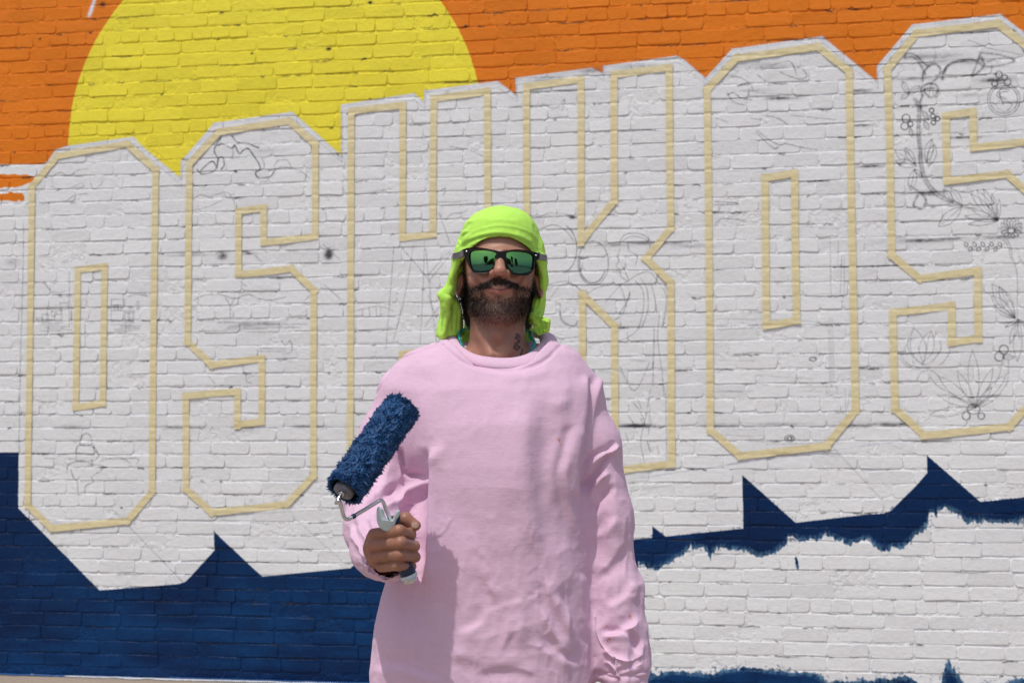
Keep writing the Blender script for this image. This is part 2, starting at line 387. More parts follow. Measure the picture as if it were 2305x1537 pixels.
for p, q in [((1465, 545), (1505, 630)), ((1580, 575), (1505, 630)), ((1455, 662), (1515, 618)), ((1660, 930), (1625, 1080)), ((1680, 960), (1640, 1110)), ((1415, 1000), (1555, 1100)), ((1485, 985), (1550, 1090)), ((1420, 1075), (1560, 1108)), ((1520, 1270), (1545, 1130)), ((1600, 1175), (1545, 1130)), ((1705, 1510), (1860, 1380)), ((1790, 1255), (1862, 1370)), ((1740, 1260), (1800, 1350)), ((1530, 915), (1515, 850)), ((1600, 740), (1640, 800)), ((1640, 870), (1610, 800))]: fl += leaf(p, q)
for q in [(1880, 1440), (1905, 1495), (1920, 1290), (1960, 1265), (2005, 1258), (2060, 1290), (2110, 1330), (1930, 1400)]: fl += leaf(q, (2100, 1470), .09, False)
fl += [circ(1490, 790, 26), circ(1480, 842, 24), circ(1520, 828, 17), circ(1668, 775, 15), circ(1660, 738, 15), circ(1700, 792, 15), circ(1672, 818, 15), circ(2140, 665, 108), circ(2140, 665, 92), circ(2108, 500, 22), circ(2145, 520, 18), circ(2165, 550, 22), circ(2080, 560, 20),
       [(2185, 600), (2120, 600), (2095, 640), (2150, 670), (2195, 700), (2150, 745), (2095, 720)], [(2170, 615), (2130, 615), (2115, 640), (2160, 660)], [(2140, 570), (2110, 620), (2140, 700)]]
sk(c3, fl, .46, 1.1); sk(c3, fl[:12], .24, 3.2)
fl4 = leaf((1600, 950), (1540, 705), .2, False)+leaf((1600, 930), (1655, 725), .22)+[[(1505, 780), (1500, 830), (1540, 900), (1600, 945), (1660, 930), (1720, 850), (1715, 790)], [(1450, 890), (1530, 960), (1640, 955), (1720, 950), (1785, 860)], [(1440, 905), (1530, 975), (1650, 965)],
      circ(1940, 1245, 42, 34), circ(2140, 850, 30), circ(2110, 895, 30), circ(1890, 1290, 26), circ(1990, 1290, 22), [(2130, 920), (2115, 1010), (2080, 1080)], [(2172, 920), (2165, 1060), (2120, 1130)], [(2130, 80), (2180, 150), (2200, 250), (2230, 350), (2230, 650), (2245, 780)], [(2115, 90), (2165, 155), (2188, 250)],
      [(1640, 1010), (1700, 1090), (1830, 1160), (1900, 1200)], [(1560, 1060), (1590, 1000), (1660, 990), (1720, 1040)]]
for q in [(1930, 850), (1830, 990), (2070, 970), (2160, 1010), (1700, 1020), (1645, 1285), (1700, 1150), (2060, 1100), (2120, 1140)]: fl4 += leaf(q, (1950, 1235), .09, False)
for q in [(2060, 410), (2055, 490), (2080, 570), (2110, 430)]: fl4 += leaf(q, (2215, 640), .14)
for q in [(2150, 700), (2180, 810), (2300, 700), (2230, 930)]: fl4 += leaf(q, (2235, 650), .1, False)
fl4 += leaf((2210, 900), (2130, 900), .2)
for k in range(14): an = k*.45; fl4 += leaf((2190+75*math.cos(an), 40+70*math.sin(an)), (2190+20*math.cos(an), 60+15*math.sin(an)), .25, False)
for k in range(9): fl4 += leaf((1880+28*k, 135+(k % 2)*60), (1900+28*k, 165), .3, False)
sk(c4, fl4, .40, 1.15)
# columns and rigging in the fifth letter
ri = [[(985, 120), (990, 480)], [(1040, 130), (1035, 290)], [(1062, 225), (1080, 225)], [(1080, 225), (1078, 480)], [(1062, 225), (1052, 480)], [(975, 640), (985, 1070)], [(1000, 640), (1012, 1070)], [(988, 640), (998, 1070)], [(230, 645), (600, 650), (970, 668)], [(780, 1095), (1030, 1095)], [(780, 1125), (1030, 1130)], [(960, 1095), (965, 1140)], [(1030, 1095), (1032, 1142)], [(965, 1140), (1032, 1142)], [(240, 1130), (480, 1125)], [(240, 1120), (400, 1130)], [(1085, 1110), (1090, 1300)], [(1115, 1120), (1100, 1240)],
      [(230, 700), (500, 690)], [(230, 715), (520, 705)], [(780, 700), (940, 690)], [(240, 920), (480, 925)], [(500, 1020), (880, 1045)], [(800, 30), (1000, 45), (1100, 30)], [(1000, 1100), (980, 1040)], [(620, 1190), (625, 1250)], [(655, 1190), (655, 1240)], circ(715, 1440, 32, 22), circ(715, 1440, 16, 12), [(290, 1415), (480, 1430)], [(560, 1480), (860, 1470)], circ(870, 912, 22, 12), [(880, 690), (985, 655)]]
sk(c4, ri, .30, 1.2)
up5 = [[(330, 510), (390, 520), (450, 560), (470, 600)], [(300, 640), (340, 620), (400, 660), (470, 665)], [(300, 620), (340, 680), (420, 705)], [(500, 500), (540, 530), (560, 550)], [(590, 440), (700, 410), (740, 440), (760, 500)], [(650, 480), (700, 505), (780, 530), (830, 510), (800, 460)], [(230, 790), (300, 815)], [(460, 790), (520, 800)], [(560, 770), (640, 790), (700, 830)], [(490, 880), (540, 930), (610, 990), (640, 980)], [(500, 870), (560, 920), (640, 965), (680, 960)], [(680, 955), (780, 980), (900, 1000)], [(220, 1345), (350, 1350), (355, 1362), (210, 1365)], [(220, 1490), (280, 1455), (420, 1470)], [(720, 770), (1020, 800)], [(500, 620), (900, 640)]]
sk(c3, up5, .45, 1.4)
# figure in the fourth letter
kk = [circ(235, 280, 85, 122, 24), circ(232, 282, 73, 108, 20, 20, 200), circ(55, 200, 88, 135, 20, -70, 80), [(385, 200), (372, 240), (378, 270), (362, 295), (385, 320), (390, 355), (430, 378), (415, 330), (400, 300)], [(380, 175), (400, 130), (450, 113), (520, 125), (560, 165)], [(390, 165), (450, 130), (530, 150), (555, 190)], [(430, 165), (435, 210), (480, 240), (470, 290)], [(430, 380), (480, 345), (550, 330), (600, 390), (640, 450), (640, 540), (620, 640)], [(470, 380), (510, 430), (515, 530), (480, 650), (390, 710), (340, 690)], [(500, 365), (535, 430), (540, 540), (505, 640)], [(300, 500), (380, 410), (430, 380)], [(190, 460), (250, 420), (330, 400), (400, 395)], [(575, 630), (572, 800), (568, 960)], [(605, 560), (595, 700), (620, 900), (630, 1020)], [(385, 860), (465, 990), (550, 830)], [(440, 820), (545, 825)], [(555, 980), (525, 1150), (500, 1270), (520, 1390)], [(460, 1060), (500, 1110), (530, 1200)], [(380, 400), (400, 440), (420, 520)], [(0, 470), (60, 400), (140, 410), (190, 470)], [(50, 500), (60, 590), (120, 630), (150, 600)], [(0, 680), (60, 700), (150, 690)], [(580, 390), (630, 400), (645, 430)], [(560, 400), (580, 480), (590, 560)], [(640, 1000), (645, 1400)], [(380, 560), (420, 500), (440, 440)], [(350, 600), (400, 560), (430, 470)]]
for k in range(9): x = 385+rng.random()*210; y = 1040+rng.random()*300; kk.append([(x, y), (x+rng.normal(15, 14), y+25+rng.random()*45)])
sk(c6, kk, .5, 1.1)
hd = [[(180, 150), (230, 280), (280, 420)], [(240, 210), (300, 160), (380, 155), (440, 120)], [(990, 195), (1060, 190), (1130, 155), (1250, 160), (1350, 180)], [(1050, 310), (1110, 270), (1200, 260), (1290, 320), (1350, 400)], [(1100, 780), (1180, 760), (1280, 745), (1383, 790)], [(1070, 880), (1120, 820), (1170, 790)], [(1225, 980), (1240, 1080), (1310, 1130), (1383, 1120)], [(180, 60), (300, 60), (440, 45)], [(100, 740), (180, 640), (290, 500)], [(80, 700), (180, 590), (280, 480)], [(20, 1290), (40, 900), (60, 400)], [(90, 860), (130, 980), (210, 1150)], [(60, 1140), (120, 1050), (190, 960)]]
sk(c5, hd, .42, 1.2)
mp = [[(1310, 1130), (1340, 1160), (1400, 1150), (1440, 1120), (1450, 1060), (1480, 1050), (1490, 1100), (1470, 1130)], [(1470, 915), (1440, 960), (1425, 1010), (1450, 1060), (1440, 1110)], [(1330, 1140), (1390, 1085), (1420, 1080), (1440, 1120)], [(1445, 975), (1480, 960), (1540, 990), (1560, 970), (1590, 1025), (1620, 1000), (1650, 992), (1680, 1030), (1720, 1090), (1730, 1130), (1700, 1150), (1720, 1185), (1800, 1175), (1830, 1120)], [(1540, 905), (1580, 950), (1640, 955), (1690, 975), (1720, 985)]]
sk(c0, mp, .8, 1.5)
mp2 = [[(1820, 1110), (1850, 1070), (1910, 1070), (1940, 1120), (2000, 1140), (2060, 1190)], [(1830, 1135), (1880, 1110), (1940, 1130)], [(320, 1190), (400, 1150), (450, 1170), (530, 1130), (580, 1130)], [(330, 1240), (430, 1260), (540, 1220)], [(600, 1220), (620, 1260), (660, 1240), (680, 1210)], [(820, 1190), (810, 1240)], [(1280, 1330), (1330, 1300), (1400, 1310), (1500, 1280), (1550, 1330), (1560, 1370)], [(850, 1030), (840, 1070)], [(440, 1340), (500, 1300), (580, 1290)], [(1740, 1050), (1760, 1100)], [(345, 1180), (350, 1240)], [(1290, 1400), (1400, 1370), (1560, 1290)]]
sk(lambda p: p, [[(886, 556), (878, 660), (868, 785)], [(930, 552), (912, 660), (884, 770)], [(958, 560), (968, 660), (982, 770)], [(905, 560), (940, 600), (972, 640)], [(800, 700), (850, 690), (885, 700)], [(830, 692), (832, 712)], [(845, 690), (848, 712)], [(815, 712), (890, 714)], [(800, 745), (880, 738)], [(1010, 330), (1060, 340), (1090, 355)], [(800, 440), (880, 425)], [(992, 430), (1002, 425), (998, 440)], [(1220, 235), (1250, 245), (1270, 225), (1265, 250)]], .4, 1.3)
sk(c0, mp2, .35, 1.4)
hl = [[(0, 402), (100, 408), (200, 410)], [(230, 400), (290, 408), (320, 440), (350, 468), (400, 470), (440, 455)], [(460, 330), (460, 700)], [(475, 560), (475, 680)], [(850, 495), (920, 482), (980, 495)], [(155, 0), (150, 400), (135, 900), (125, 1530)], [(530, 1480), (540, 1425), (575, 1407), (605, 1430), (612, 1480)], [(530, 1480), (570, 1488), (612, 1480)], [(500, 1530), (520, 1495)], [(640, 1530), (615, 1495)],
      [(1290, 520), (1350, 490), (1450, 480), (1560, 510), (1640, 480), (1720, 510), (1800, 520), (1900, 500)], [(1500, 505), (1530, 560), (1530, 630)], [(1540, 550), (1560, 500)], [(2020, 530), (2060, 490)], [(1690, 1020), (1650, 1040)], [(1640, 1010), (1640, 1060), (1680, 1075)], [(1380, 1020), (1430, 1075)], [(1150, 1085), (1600, 1088)], [(1600, 395), (1640, 430)], [(2160, 420), (2270, 520)], [(2150, 150), (2260, 250)], [(1690, 220), (1740, 265)], [(1870, 790), (1900, 820), (1930, 790), (1940, 860), (1880, 880)], [(1720, 840), (1900, 845)], [(1720, 860), (1900, 862)]]
for x0, x1 in ((230, 480), (720, 990), (1300, 2060)):
    for k in range(7): y = 660+k*11; a = x0+rng.random()*(x1-x0)*.4; hl.append([(a, y), (min(x1, a+(x1-x0)*(.2+.5*rng.random())), y+rng.normal(0, 2))])
for bx, by, bw, bh in ((310, 580, 100, 70), (340, 595, 25, 30), (375, 590, 30, 25), (240, 640, 40, 14), (400, 540, 50, 40), (740, 515, 90, 40), (760, 555, 20, 30), (785, 555, 20, 30), (740, 590, 150, 70), (830, 600, 50, 60), (850, 610, 12, 40), (280, 615, 40, 35), (910, 530, 12, 50)):
    hl.append([(bx, by), (bx+bw, by)]); hl.append([(bx+bw, by), (bx+bw, by+bh)]); hl.append([(bx, by), (bx, by+bh)]); hl.append([(bx, by+bh), (bx+bw, by+bh)])
sk(c1, hl, .46, 1.3)
bl = [[(490, 60), (500, 10), (590, 10), (630, 60), (610, 100), (500, 110), (490, 60)], [(285, 90), (355, 92)], [(420, 90), (480, 95)], [(430, 170), (440, 130), (520, 105), (600, 130), (662, 140), (650, 170), (590, 210), (600, 240), (550, 270), (545, 320)], [(455, 165), (470, 210), (495, 240), (500, 315)], [(650, 90), (760, 95), (885, 90), (880, 130)], [(640, 110), (760, 85), (840, 120)], [(480, 150), (600, 135)], [(490, 60), (600, 62)]]
sk(c7, bl, .45, 1.4)
for p, a in [([(340, 575), (870, 510)], .4), ([(820, 520), (1180, 890)], .5), ([(1880, 460), (2200, 750)], .25), ([(380, 640), (700, 600)], .15), ([(1340, 470), (1900, 430)], .3), ([(400, 610), (1300, 480)], .15)]: stroke(c7(p), 1.3, a)
for p, a, c in [([(1440, 1076), (1600, 1052), (1900, 1010), (2300, 955)], .35, (.15, .18, .4)), ([(1640, 1045), (1860, 1010)], .5, (.05, .05, .08)), ([(2050, 995), (2290, 970)], .25, (.1, .1, .25)), ([(1868, 1000), (1990, 1130)], .3, (.05, .05, .05)), ([(2000, 1000), (2090, 1030)], .2, (.05, .05, .05)), ([(1380, 1110), (1560, 1085)], .25, (.05, .05, .05))]: stroke(p, 1.3, a, c)
# bluish pencil lines and scuffs along the top edge of the letters, and beside the tapes
for a, b in zip(top[1:-4], top[2:-3]):
    stroke([(a[0]+1, a[1]+5), (b[0]+1, b[1]+5)], 2.2, .14, (.2, .27, .5)); stroke([(a[0]+2, a[1]+16), (b[0]+2, b[1]+16)], 1.4, .28, (.08, .09, .16)); stroke([(a[0], a[1]+2), (b[0], b[1]+2)], 5, .10, (.25, .3, .45))
for px, py, rx, ry, a in [(2080, 542, 50, 4, .65), (2140, 538, 30, 3, .6), (2250, 535, 45, 4, .5), (2010, 955, 45, 4, .7), (1925, 958, 40, 5, .35), (1600, 958, 60, 5, .3), (1760, 955, 60, 4, .3), (1430, 958, 40, 4, .8), (400, 962, 60, 4, .4), (690, 960, 60, 4, .35), (550, 966, 26, 8, .25), (160, 962, 30, 4, .35), (500, 577, 10, 7, .75), (560, 571, 16, 3, .6), (738, 573, 9, 11, .95), (740, 575, 6, 7, .9), (420, 575, 50, 3, .35), (2100, 128, 60, 7, .35), (2180, 140, 50, 5, .3), (2060, 178, 50, 4, .4), (2240, 182, 26, 4, .6), (1750, 222, 24, 4, .6), (1780, 222, 20, 3, .4), (1730, 150, 50, 8, .2), (2250, 180, 30, 4, .4), (2170, 310, 35, 3, .7), (2090, 434, 40, 4, .45), (1560, 555, 50, 4, .25), (1490, 548, 60, 4, .5), (1370, 552, 40, 4, .4), (1330, 160, 22, 5, .35), (1440, 150, 40, 5, .3), (1230, 180, 50, 6, .25), (1700, 205, 30, 3, .3), (1270, 205, 30, 3, .35), (30, 590, 20, 8, .2), (590, 730, 60, 5, .25), (1935, 205, 25, 3, .6), (1940, 283, 20, 3, .6), (1960, 375, 26, 3, .6), (1290, 490, 8, 3, .8), (60, 930, 24, 4, .35), (2185, 215, 25, 4, .3), (600, 340, 40, 5, .15)]: blot(px, py, rx, ry, a)
# ---- courses of the wall
def zc(j): return 1.367+(.0693 if j > 0 else .0675)*j
J0, J1 = -19, 43
def course_edge(j): return (zc(j)+zc(j+1))/2
for j in range(J0, J1):                                 # cracks and dirt in the bed joints, holes where mortar has fallen out
    z = course_edge(j); x = X0
    while x < X1:
        x += rng.exponential(.20); L = rng.exponential(.045)+.01
        if rng.random() < .7:
            pts = [((x+L*t-X0)*PPM, (z+.004*rng.normal()*.6-.003)*PPM) for t in np.linspace(0, 1, 4)]
            stroke(pts, 1.0+rng.random()*1.1, .28+.6*rng.random()**2, (.03, .03, .03), wall=True)
        if rng.random() < .02: blot_p = None
for k in range(9):
    x = rng.uniform(X0, X1); z = course_edge(rng.integers(J0, J1)); stroke([((x-X0)*PPM, (z-.004)*PPM), ((x-X0)*PPM+3, (z-.006)*PPM)], 2.1, .9, (.01, .01, .01), wall=True)
stroke([(200, 36), (206, 20), (214, -5)], 4.5, .95, (.8, .82, .85)); stroke([(200, 36), (206, 20), (214, -5)], 3.5, .95, (.8, .82, .85))
for px, py, r in [(135, 79, 4), (128, 78, 3), (230, 12, 9), (203, 75, 4), (567, 121, 4), (738, 111, 6), (742, 111, 4), (833, 7, 6), (89, 88, 3), (1048, 60, 5)]: blot(px, py, r*.8, r*.6, 1.0, (.01, .01, .012))
# encode as sRGB and hand over to one image made in memory
e = np.clip(img, 0, 1); e = np.where(e <= .0031308, e*12.92, 1.055*np.power(e, 1/2.4)-.055).astype(np.float32)
buf = np.ones((TH, TW, 4), np.float32); buf[..., :3] = e
mural = bpy.data.images.new('mural_paint', TW, TH); mural.pixels.foreach_set(buf.ravel()); mural.update(); mural.pack()
del buf, e, img, n3, st, soft, brush

def wall_mat(name, mortar=False):
    m, n, b = new_mat(name); pos = nd(n, 'ShaderNodeNewGeometry').outputs['Position']
    sx = nd(n, 'ShaderNodeSeparateXYZ'); n.links.new(pos, sx.inputs[0])
    u = ramp(n, sx.outputs[0], X0, X1); v = ramp(n, sx.outputs[2], Z0, Z0+TH/PPM)
    cx = nd(n, 'ShaderNodeCombineXYZ'); n.links.new(u, cx.inputs[0]); n.links.new(v, cx.inputs[1])
    im = nd(n, 'ShaderNodeTexImage', image=mural, interpolation='Linear', extension='EXTEND'); n.links.new(cx.outputs[0], im.inputs[0])
    big = noise_n(n, pos, 9, 3); mid = noise_n(n, pos, 38, 4, .6); fine = noise_n(n, pos, 170, 5, .65); patch = noise_n(n, pos, 4.5, 2)
    mud = noise_n(n, pos, 26, 5, .7, (1, 1, 3.2))
    col = mixc(n, ramp(n, mid, .35, .7, 0, .055), im.outputs[0], (0, 0, 0)); n.links.new(col, b.inputs['Base Color'])
    bw = nd(n, 'ShaderNodeRGBToBW'); n.links.new(im.outputs[0], bw.inputs[0])
    n.links.new(ramp(n, bw.outputs[0], .02, .3, .27, .62), b.inputs['Roughness']); n.links.new(ramp(n, bw.outputs[0], .02, .3, .18, .26), b.inputs['Specular IOR Level'])
    # coarse stipple in patches: some bricks rough, some smooth
    at = nd(n, 'ShaderNodeAttribute', attribute_name='rough'); mul = nd(n, 'ShaderNodeMath', operation='MULTIPLY'); n.links.new(fine, mul.inputs[0])
    rs = nd(n, 'ShaderNodeMath', operation='ADD'); n.links.new(ramp(n, patch, .42, .62, .15, .9), rs.inputs[0]); n.links.new(at.outputs['Fac'], rs.inputs[1]); n.links.new(rs.outputs[0], mul.inputs[1])
    nm = bump_n(n, mid, .55 if not mortar else .9, .005 if not mortar else .012)
    nm = bump_n(n, mul.outputs[0], .55, .0032, nm)
    nm = bump_n(n, mud, .35, .004, nm)
    n.links.new(nm, b.inputs['Normal']); return m
MB = wall_mat('painted_brick'); MM = wall_mat('painted_mortar', True)

wall = empty('brick_wall'); tag(wall, 'long painted brick wall with a half finished lettered mural of a sunrise', 'wall')
# brick meshes: rounded, slightly ragged blocks, 48 triangles each
def brick_mesh(L, H, k, header):
    hl_, hh = L/2, H/2; j = lambda s: rng.normal(0, s)
    c = .0045*(1+rng.random()*1.4); pr = [(-hl_+c, -hh), (j(.02), -hh+j(.0012)), (hl_-c, -hh), (hl_, -hh+c), (hl_, hh-c), (hl_-c, hh), (j(.02), hh+j(.0012)), (-hl_+c, hh), (-hl_, hh-c), (-hl_, -hh+c)]
    pr = [(x+j(.0022), z+j(.0016)) for x, z in pr]; V = []
    tilt = (j(.006), j(.02), abs(j(.0006)))
    for y, ins in ((.012, 0.0), (.0009, .0003), (-.0002, .0022)):
        for x, z in pr:
            l = math.hypot(x/hl_, z/hh); V.append((x*(1-ins/hl_), y+x*tilt[0]*(y < .01)+z*tilt[1]*(y < .01)+(j(.0003) if y < .01 else 0), z*(1-ins/hh)))
    Fc = []
    for r in range(2):
        for i in range(10): a, b2 = r*10+i, r*10+(i+1) % 10; Fc.append((a, b2, b2+10, a+10))
    Fc.append(tuple(range(20, 30)))
    me = mesh_obj('brick', V, Fc, MB, mesh_only=True); me.polygons[-1].use_smooth = False; color_attr(me, 'rough', np.full(30, rng.choice([0, .15, .4, .8]))); return me
STR = [brick_mesh(.199, .0615, k, False) for k in range(16)]; HDR = [brick_mesh(.090, .0615, k, True) for k in range(10)]
man_poly = [(1020, 470), (1230, 470), (1250, 760), (1340, 830), (1400, 1000), (1465, 1540), (830, 1540), (780, 1250), (735, 1110), (830, 900), (880, 820), (985, 760), (1000, 600)]
def inside(px, py, poly):
    r = False
    for (x0, y0), (x1, y1) in zip(poly, poly[1:]+poly[:1]):
        if (y0 > py) != (y1 > py) and px < x0+(py-y0)/(y1-y0)*(x1-x0): r = not r
    return r
layout = []; rows = {}
for j in range(J0, J1):
    hd_ = (j % 7 == 0); pitch = .0985 if hd_ else .2075; x = X0-.3+rng.random()*.02+(.104 if j % 2 else 0); row = []
    while x < X1:
        w_ = pitch*(1+rng.normal(0, .035)); hd1 = hd_
        if not hd_ and rng.random() < .03: w_ = .104; hd1 = True
        if x < X0 and x+w_ > X0: w_ -= X0-x; x = X0
        if x+w_ > X1: w_ = X1-x
        if x < X0 or w_ < .03: x += max(w_, .03); continue
        cx_ = x+w_/2; row.append((cx_, w_, hd1, float(np.clip(rng.normal(0, .0013)+(.0010 if rng.random() < .2 else 0), -.0010, .0026)))); x += w_
    rows[j] = row
    for cx_, w_, hd1, dy in row: layout.append((j, cx_, w_, hd1, dy))
cand = []
for i, (j, cx_, w_, hd1, dy) in enumerate(layout):
    P = np.array([cx_, 0, zc(j)])-CAM; dz = P @ FW; px = 1152.5+F_PX*(P @ RT)/dz; py = 768.5-F_PX*(P @ UP)/dz
    hw = w_/2*F_PX/dz
    if px-hw > 2 and px+hw < 2303 and 12 < py < 1522 and zc(j) > .04 and not any(inside(px+s*hw, py, man_poly) for s in (-1, 0, 1)): cand.append((-w_/dz**2, i))
cand.sort(); single = set(i for _, i in cand[:298])
sv, sf, sr = [], [], []; base = 0
for i, (j, cx_, w_, hd1, dy) in enumerate(layout):
    if zc(j) < .03: continue
    me = random.choice(HDR if hd1 else STR); gp = .0008 if rng.random() < .74 else .0045; sxx = (w_-gp)/(.090 if hd1 else .199); szz = .985+rng.normal(0, .026); ry = rng.normal(0, .0055)
    flip = rng.random() < .5; dz_ = rng.normal(0, .0016)
    if i in single:
        o = bpy.data.objects.new('brick', me); COL.objects.link(o); o.parent = wall; o.location = (cx_, dy, zc(j)+dz_); o.rotation_euler = (0, ry, 0); o.scale = (sxx, 1, szz)
    else:
        co = np.empty(len(me.vertices)*3, np.float32); me.vertices.foreach_get('co', co); co = co.reshape(-1, 3)*np.array([sxx, 1, szz])
        co = co+np.array([0, 0, 0]); co[:, 2] -= co[:, 0]*ry; co += np.array([cx_, dy, zc(j)+dz_]); sv.append(co)
        for p in me.polygons: sf.append([v+base for v in p.vertices])
        ra = np.empty(30*4, np.float32); me.color_attributes['rough'].data.foreach_get('color', ra); sr.append(ra.reshape(-1, 4)[:, 0]); base += 30
o = mesh_obj('brick_courses', np.concatenate(sv), sf, MB, wall); o.data.polygons.foreach_set('use_smooth', np.array([len(f) == 4 for f in sf])); color_attr(o.data, 'rough', np.concatenate(sr)); tag(o, kind='stuff')
# mortar: a lumpy sheet a few millimetres behind the brick faces, in places almost flush
gx_ = np.linspace(X0, X1, 720); gz_ = np.arange(0, zc(J1-1)+.05, .0115)
GX, GZ = np.meshgrid(gx_, gz_); PP = np.stack([GX.ravel(), np.zeros(GX.size), GZ.ravel()], 1)
nn = vnoise(PP, 7, 3)*.5+vnoise(PP, 26, 4)*.5+vnoise(PP, 70, 8)*.35
PP[:, 1] = np.clip(.0028-.0026*nn+.0006*vnoise(PP, 90, 5), .0004, .006); PP[:, 0] = np.clip(PP[:, 0]+rng.normal(0, .002, len(PP)), X0, X1)
a = np.arange(GX.size).reshape(GX.shape); Q = np.stack([a[:-1, :-1].ravel(), a[:-1, 1:].ravel(), a[1:, 1:].ravel(), a[1:, :-1].ravel()], 1)
mo = mesh_obj('mortar', PP, Q, MM, wall); color_attr(mo.data, 'rough', np.full(len(PP), .3))
zt = zc(J1-1)+.05
mesh_obj('masonry_core', [(X0, .011, 0), (X1, .011, 0), (X1, .3, 0), (X0, .3, 0), (X0, .011, zt), (X1, .011, zt), (X1, .3, zt), (X0, .3, zt)], [(0, 1, 5, 4), (1, 2, 6, 5), (2, 3, 7, 6), (3, 0, 4, 7), (4, 5, 6, 7)], simple_mat('old_brick', (.3, .12, .08), .9), wall, False)

# ================================================================== masking tape
def wall_h(X, Z):                                       # how far the surface stands back at a point (positive = deeper)
    X = np.atleast_1d(X); Z = np.atleast_1d(Z); out = np.zeros(len(X))
    for i, (x, z) in enumerate(zip(X, Z)):
        j = int(math.floor((z-1.367)/(.0693 if z > 1.367 else .0675)+.5)); d = abs(z-zc(j)); h = 0
        if d > .0285: h = .0018*min(1, (d-.0285)/.003)
        out[i] = h
    return out
def tape_mat():
    m, n, b = new_mat('masking_tape'); pos = nd(n, 'ShaderNodeNewGeometry').outputs['Position']
    a = noise_n(n, pos, 45, 5, .65); c = noise_n(n, pos, 12, 3); cr = noise_n(n, pos, 60, 3, .6, (.5, 1, 2.5))
    n.links.new(mixc(n, ramp(n, a, .3, .7), mixc(n, ramp(n, c, .3, .7), (.66, .56, .27), (.72, .63, .36)), (.74, .66, .42)), b.inputs['Base Color'])
    b.inputs['Roughness'].default_value = .48; n.links.new(bump_n(n, cr, .55, .003, bump_n(n, a, .3, .002)), b.inputs['Normal']); return m
TM = tape_mat(); TWD = .0345
O1o = [(73, 420), (130, 352), (287, 325), (351, 384), (343, 1106), (287, 1172), (117, 1189), (63, 1136)]
O1i = [(176, 608), (236, 600), (232, 908), (171, 916)]
S1 = [(427, 369), (494, 298), (650, 273), (710, 326), (710, 532), (594, 546), (594, 468), (538, 476), (538, 618), (656, 605), (707, 654), (706, 1070), (645, 1135), (477, 1153), (419, 1100), (419, 891), (535, 881), (535, 957), (589, 949), (590, 806), (477, 821), (423, 770)]
Hh = [(791, 251), (907, 237), (906, 535), (975, 528), (977, 223), (1097, 206), (1100, 1060), (980, 1075), (979, 788), (905, 797), (905, 1085), (788, 1100)]
Kk = [(1185, 196), (1308, 180), (1308, 545), (1383, 453), (1382, 169), (1506, 153), (1510, 514), (1454, 583), (1510, 637), (1512, 1044), (1385, 1060), (1383, 734), (1311, 662), (1312, 1066), (1187, 1080)]
O2o = [(1592, 203), (1658, 132), (1841, 106), (1911, 161), (1926, 923), (1860, 1003), (1665, 1026), (1599, 968)]
O2i = [(1722, 401), (1789, 390), (1793, 722), (1725, 733)]
S2 = [(1998, 156), (2063, 76), (2245, 54), (2305, 101), (2332, 126), (2334, 317), (2191, 333), (2190, 252), (2129, 262), (2132, 408), (2266, 392), (2335, 452), (2337, 888), (2272, 960), (2080, 980), (2015, 920), (2010, 703), (2142, 688), (2142, 771), (2203, 762), (2201, 610), (2070, 627), (2007, 574)]
def strip(p, q, lift, parent):
    p = np.array(p); q = np.array(q); d = q-p; L = np.linalg.norm(d); d /= L; nrm = np.array([-d[1], d[0]])
    ea, eb = TWD*.42+rng.random()*.006, TWD*.42+rng.random()*.006; n = max(6, int((L+ea+eb)/.006)); m = 5; V = []; Fc = []
    s = np.linspace(-ea, L+eb, n+1); wav = rng.normal(0, .0006, n+1); wav = np.convolve(wav, np.ones(9)/5, 'same')
    bow = rng.normal(0, .001)*np.sin(np.pi*(s+ea)/(L+ea+eb))
    for i in range(n+1):
        for k in range(m+1):
            t = (k/m-.5)*TWD*(1+rng.normal(0, .004)); pt = p+d*s[i]+nrm*(t+wav[i]+bow[i]); V.append((pt[0], 0, pt[1]))
    V = np.array(V); h = wall_h(V[:, 0], V[:, 2]); wr = vnoise(V, 60, 9)*.0007+vnoise(V*np.array([.6, 1, 2.2]), 45, 2)*.0006
    puff = np.clip(vnoise(V, 14, 6), 0, 1)*.0012
    V[:, 1] = h*1.2-.0037-lift-wr-puff
    if V[:, 2].min() < .01: V[:, 2] = np.maximum(V[:, 2], .01)
    for i in range(n):
        for k in range(m): a = i*(m+1)+k; Fc.append((a, a+1, a+m+2, a+m+1) if True else 0)
    o = mesh_obj('tape_strip', V, np.array(Fc)[:, ::-1], TM, parent)
def tape_outline(pts, label):
    W = [wall_pt(*p) for p in pts]; c = np.mean(W, 0); e = empty('tape_outline', (0, 0, 0)); tag(e, label, 'masking tape', 'masking tape outlines of the letters')
    for i in range(len(W)): strip(W[i], W[(i+1) % len(W)], .0002+.0007*(i % 2)+(.0007 if i == len(W)-1 and len(W) % 2 else 0), e)
tape_outline(O1o, 'masking tape round the outside of the first letter O at far left')
tape_outline(O1i, 'narrow masking tape rectangle inside the first letter O at far left')
tape_outline(S1, 'masking tape round the letter S left of the roller')
tape_outline(Hh, 'masking tape round the letter H partly behind the green headscarf')
tape_outline(Kk, 'masking tape round the letter K right of the man')
tape_outline(O2o, 'masking tape round the outside of the second letter O right of the K')
tape_outline(O2i, 'narrow masking tape rectangle inside the second letter O right of the K')
tape_outline(S2, 'masking tape round the flower filled letter S at the right edge')

